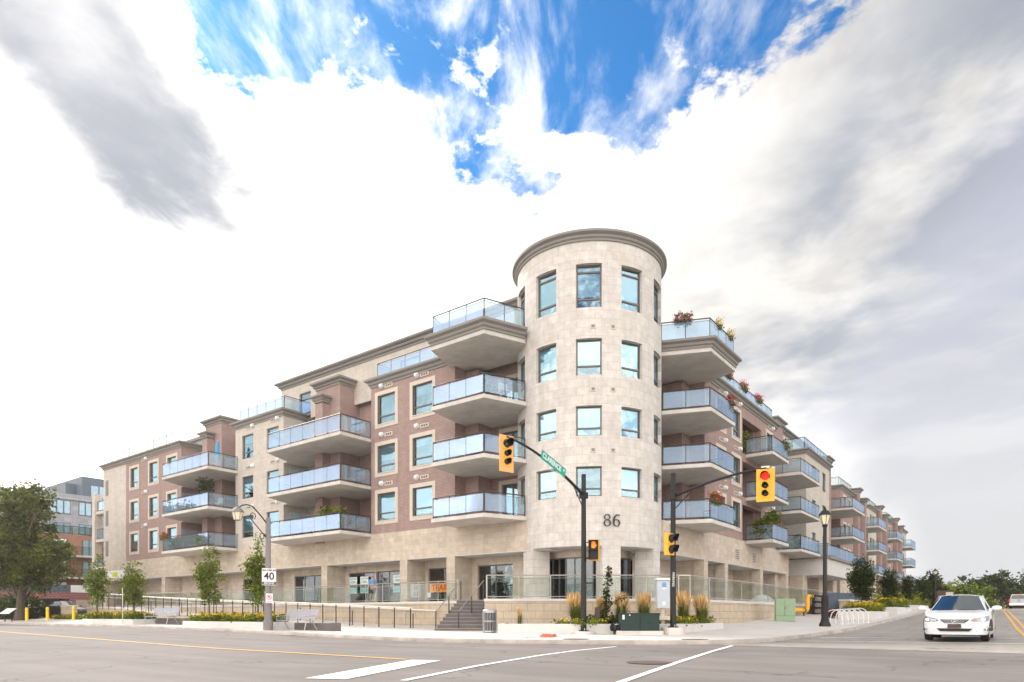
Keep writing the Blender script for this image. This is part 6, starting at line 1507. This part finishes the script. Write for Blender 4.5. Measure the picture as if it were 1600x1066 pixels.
# ------------------------------------------------------------ the neighbouring building at far left
bb = thing('background_building', 'grey panelled and orange brick apartment building behind the big tree', 'building', (-75, 4, 1))
ox, oy, oz = -75, 4, 1
def nb(x0,y0,z0,x1,y1,z1): return (x0-ox, y0-oy, z0-oz, x1-ox, y1-oy, z1-oz)
b = MB(); b.box(*nb(-95,-16,.5,-75,26,10.8)); b.build('brick_wall', 'orange_brick', bb)
b = MB(); b.box(*nb(-95,-2.4,10.8,-75.6,26,15.6)); b.build('upper_wall', 'grey_panel', bb)
b = MB(); b.box(*nb(-95.2,-2.7,15.2,-75.3,26,15.9)); b.box(*nb(-90,-9,10.8,-77.5,-2.4,13.2)); b.build('parapet', 'grey_panel', bb)
b = MB(); b.box(*nb(-92,3.6,15.9,-79,24,19.0)); b.box(*nb(-92,2.4,15.9,-81,3.6,18.2)); b.build('penthouse', 'dark_panel', bb)
def farwin(y0, y1, z0, z1, x=-75.0, nx=2, m='far_glass', fm='dark_panel', nm='window'):
    f = MB(); f.box(*nb(x, y0, z0, x+.06, y1, z1)); fo = f.build(nm, fm, bb); g = MB(); w_ = (y1-y0)/nx
    for i in range(nx): g.box(*nb(x+.06, y0+w_*i+.08, z0+.08, x+.085, y0+w_*(i+1)-.08, z1-.08))
    g.build('pane', m, fo)
for a, c in ((-1.2,1.1),(2.0,4.2),(5.2,7.4)): farwin(a, c, 11.0, 12.3, -75.6, 3); farwin(a, c, 13.4, 15.1, -75.6, 3)
for a, c in ((4.6,6.6),(7,9),(9.4,11.4)): farwin(a, c, 16.2, 18.0, -79, 2)
for zf in (2.9, 5.5, 8.2):
    b = MB(); b.box(*nb(-75, -9, zf-.2, -73.2, 14, zf)); s_ = b.build('balcony', 'concrete', bb)
    r_ = MB(); r_.tube([(-73.25-ox,-9-oy,zf+1.05-oz),(-73.25-ox,14-oy,zf+1.05-oz)], .04, 5)
    for i in range(16): r_.box(*nb(-73.28,-9+i*1.5,zf,-73.22,-8.94+i*1.5,zf+1.05))
    r_.build('railing', 'rail_dark', s_); g = MB(); g.box(*nb(-73.26,-9,zf+.1,-73.24,14,zf+.98)); g.build('glass_panel', 'terrace_glass', s_)
    for a in (-7.5,-4,-1,2.2,5.4,8.6): farwin(a, a+1.5, zf+.05, zf+2.1, -75, 2, 'blind' if int(a) % 2 else 'far_glass')
r_ = MB(); r_.tube([(-75.2-ox,-8.9-oy,11.9-oz),(-75.2-ox,14-oy,11.9-oz)], .04, 5); 
for i in range(12): r_.box(*nb(-75.24,-8.9+i*2.,10.8,-75.16,-8.82+i*2.,11.9))
s_ = r_.build('terrace_rail', 'rail_dark', bb); g = MB(); g.box(*nb(-75.22,-8.9,10.9,-75.2,14,11.8)); g.build('glass_panel', 'terrace_glass', s_)
r_ = MB()
for y, h in ((-2.2,1.0),(-1.9,.8),(-1.6,.9),(.2,1.3)): r_.box(*nb(-77,y,15.9,-76.8,y+.12,15.9+h))
r_.build('roof_vent', 'post_grey', bb)
t = thing('courtyard_wall', 'red and buff brick wall in front of the neighbouring building', 'wall', (-70,-5,.5)); b = MB(); b.box(-.3,-16,0,.3,17,2.2); b.build('buff_blocks', 'wall_block', t)
b = MB(); b.box(-.32,-16.02,2.2,.34,17,3.0)
for y in (-13,-6.2,3.9,10): b.box(.301,y-.7,0,.36,y+.7,2.2)
b.build('red_brick', 'red_brick', t)
t = thing('parapet_rail', 'dark rail with a white banner on top of the red brick wall', 'railing', (-70.1,-5,3.5)); b = MB(); b.box(-.02,-16,0,.02,17,.9); b.build('panel', 'dark_panel', t); b = MB(); b.box(.03,4.2,.05,.05,7.6,.9); b.build('banner', 'white_paint', t)
t = thing('bin_enclosure', 'black timber bin enclosure behind the yellow bollards', 'enclosure', (-54.5,-8.0,.6), R(37)); b = MB(); b.box(-1.3,-.8,0,1.3,.8,1.75); b.build('boards', 'black_metal', t); b = MB(); b.box(-1.35,-.85,1.75,1.35,.85,1.82); b.build('top_rail', 'black_metal', t)
t = thing('notice_board', 'small white notices on a post by the black enclosure', 'notice', (-50.5,-11.0,.5), R(37)); b = MB(); b.box(-.03,0,0,.03,.05,1.3); b.build('post', 'black_metal', t)
for s_ in (-.2,.2): b = MB(); b.box(s_-.13,-.02,1.0,s_+.13,.0,1.4); b.build('notice', 'white_paint', t)

# ------------------------------------------------------------ trees and lamp posts beyond
BT = 'trees beyond the end of the side street'
def btree(label, x, y, top, w_, m, seed, kind='round', n=2600):
    z = roadz(min(x, 30), y)-.1; h = top-z
    if kind == 'spire': e = [(0,0,h*.35,w_*.5,w_*.5,h*.3),(0,0,h*.62,w_*.34,w_*.34,h*.22),(0,0,h*.86,w_*.13,w_*.13,h*.14)]
    elif kind == 'pine': e = [(0,0,h*.5,w_*.42,w_*.4,h*.22),(-w_*.22,0,h*.72,w_*.2,w_*.2,h*.14),(w_*.1,0,h*.86,w_*.22,w_*.2,h*.13),(w_*.4,0,h*.5,w_*.18,w_*.18,h*.12),(-w_*.45,0,h*.42,w_*.16,w_*.2,h*.14),(w_*.28,0,h*.68,w_*.2,w_*.2,h*.1)]
    else: e = [(0,0,h*.5,w_*.5,w_*.45,h*.36),(w_*.15,0,h*.78,w_*.3,w_*.3,h*.2),(-w_*.2,0,h*.7,w_*.28,w_*.28,h*.2)]
    tree('background_tree', label, (x, y, z), e, 70, n, .34, .75, .28, h*.2, m, BT, 14, .3, seed)
btree('dark green tree behind the far end of the balconies', 4.5, 102, 7.6, 8, 'leaf_dark', 41)
btree('pale green tree left of the distant lamp post', 5.1, 116, 7.4, 9, 'leaf_yellow', 42)
btree('slim dark spire tree poking above the hedges', 7.0, 95, 8.2, 3.6, 'leaf_dark', 43, 'spire')
btree('bright green rounded tree behind the distant lamp post', 9.8, 124, 6.6, 9, 'leaf_yellow', 44)
btree('mid green tree directly above the left mirror of the sedan', 11.2, 116, 6.4, 7, 'leaf', 45)
btree('ragged dark tree with a lumpy double top above the sedan roof', 12.0, 120, 8.9, 9.5, 'leaf_dark', 46, 'pine', 3400)
btree('broad dark pine above the right half of the sedan roof', 15.4, 132, 9.4, 12.5, 'leaf_dark', 47, 'pine', 4200)
btree('yellow green tree between the pine and the utility pole', 18.0, 168, 7.6, 10, 'leaf_yellow', 48)
btree('yellow green tree behind the pickup truck', 21.5, 180, 7.9, 12, 'leaf_yellow', 49)
btree('bright green tree at the right edge of the view', 26.5, 172, 9.6, 12, 'leaf_yellow', 50)
btree('tree standing beyond the right edge of the side street', 40, 150, 10, 13, 'leaf', 51)
hedge('far_woodland', 'low green belt of bushes closing the view beyond the trees', -10,185,60,200,2.,4.2,'leaf',9000,.5,cat='woodland',seed=61,cr=1.6); 
hedge('red_bush', 'dark red bush right of the sedan roof', 16.6,118,19.0,121,1.8,1.9,'terracotta_leaf',700,.2,cat='bush',seed=62,cr=.5)
hedge('roadside_bush', 'round green bush beside the pickup truck', 14.6,76,15.8,79,1.6,1.0,'leaf',800,.14,cat='bush',seed=63,cr=.35)
t = thing('utility_pole', 'far wooden utility pole with a crossbar above the pickup truck', 'utility pole', (18.6,156,2.)); b = MB(); b.cyl((0,0,0),(0,0,5.9),.16,.12,8); b.box(-2.4,-.06,5.5,.9,.06,5.65); b.build('pole', 'brown_post', t)
t = thing('low_building', 'long low pale building beyond the trees at right', 'building', (20,210,2)); b = MB(); b.box(-9,0,0,14,8,2.6); b.build('wall', 'upper_stone', t); b = MB(); b.box(-9.3,-.3,2.6,14.3,8.3,3.1); b.build('roof', 'roof', t)
t = thing('dark_sign_slab', 'tall dark brown slab sign on the pavement left of the sedan', 'sign', (11.4,60,roadz(11.4,60))); b = MB(); b.bbox(-.7,-.15,0,.7,.15,2.3,.03); b.build('slab', 'brown_post', t); b = MB(); b.box(.2,-.16,.4,.9,.14,2.1); b.build('side_panel', 'trim_stone', t)
#PART5
# louvres on the blank end of the left wing
for z in (6.7, 9.7, 12.7):
    b = MB(); b.box(-.28, -.04, 0, .28, .02, 1.5)
    for i in range(9): b.box(-.24, -.06, .08+i*.155, .24, -.041, .16+i*.155)
    b.build('louvre', 'post_grey', BL, loc=(-53.4, YL, z))

hb = MB(); hb.box(-320, -160, -3, 320, 420, 26)  # thin haze box added as a stand-in for lens glare
m = bpy.data.materials.new('glare_haze'); m.use_nodes = True; t_ = m.node_tree; t_.nodes.clear()
pv = t_.nodes.new('ShaderNodeVolumePrincipled'); pv.inputs['Color'].default_value = (1,.96,.94,1); pv.inputs['Density'].default_value = .0004; pv.inputs['Anisotropy'].default_value = .75
t_.links.new(pv.outputs[0], t_.nodes.new('ShaderNodeOutputMaterial').inputs['Volume']); MATS['glare_haze'] = m
tag(hb.build('haze', 'glare_haze'), 'thin haze added over the street to stand in for lens glare', None, None, 'stuff')
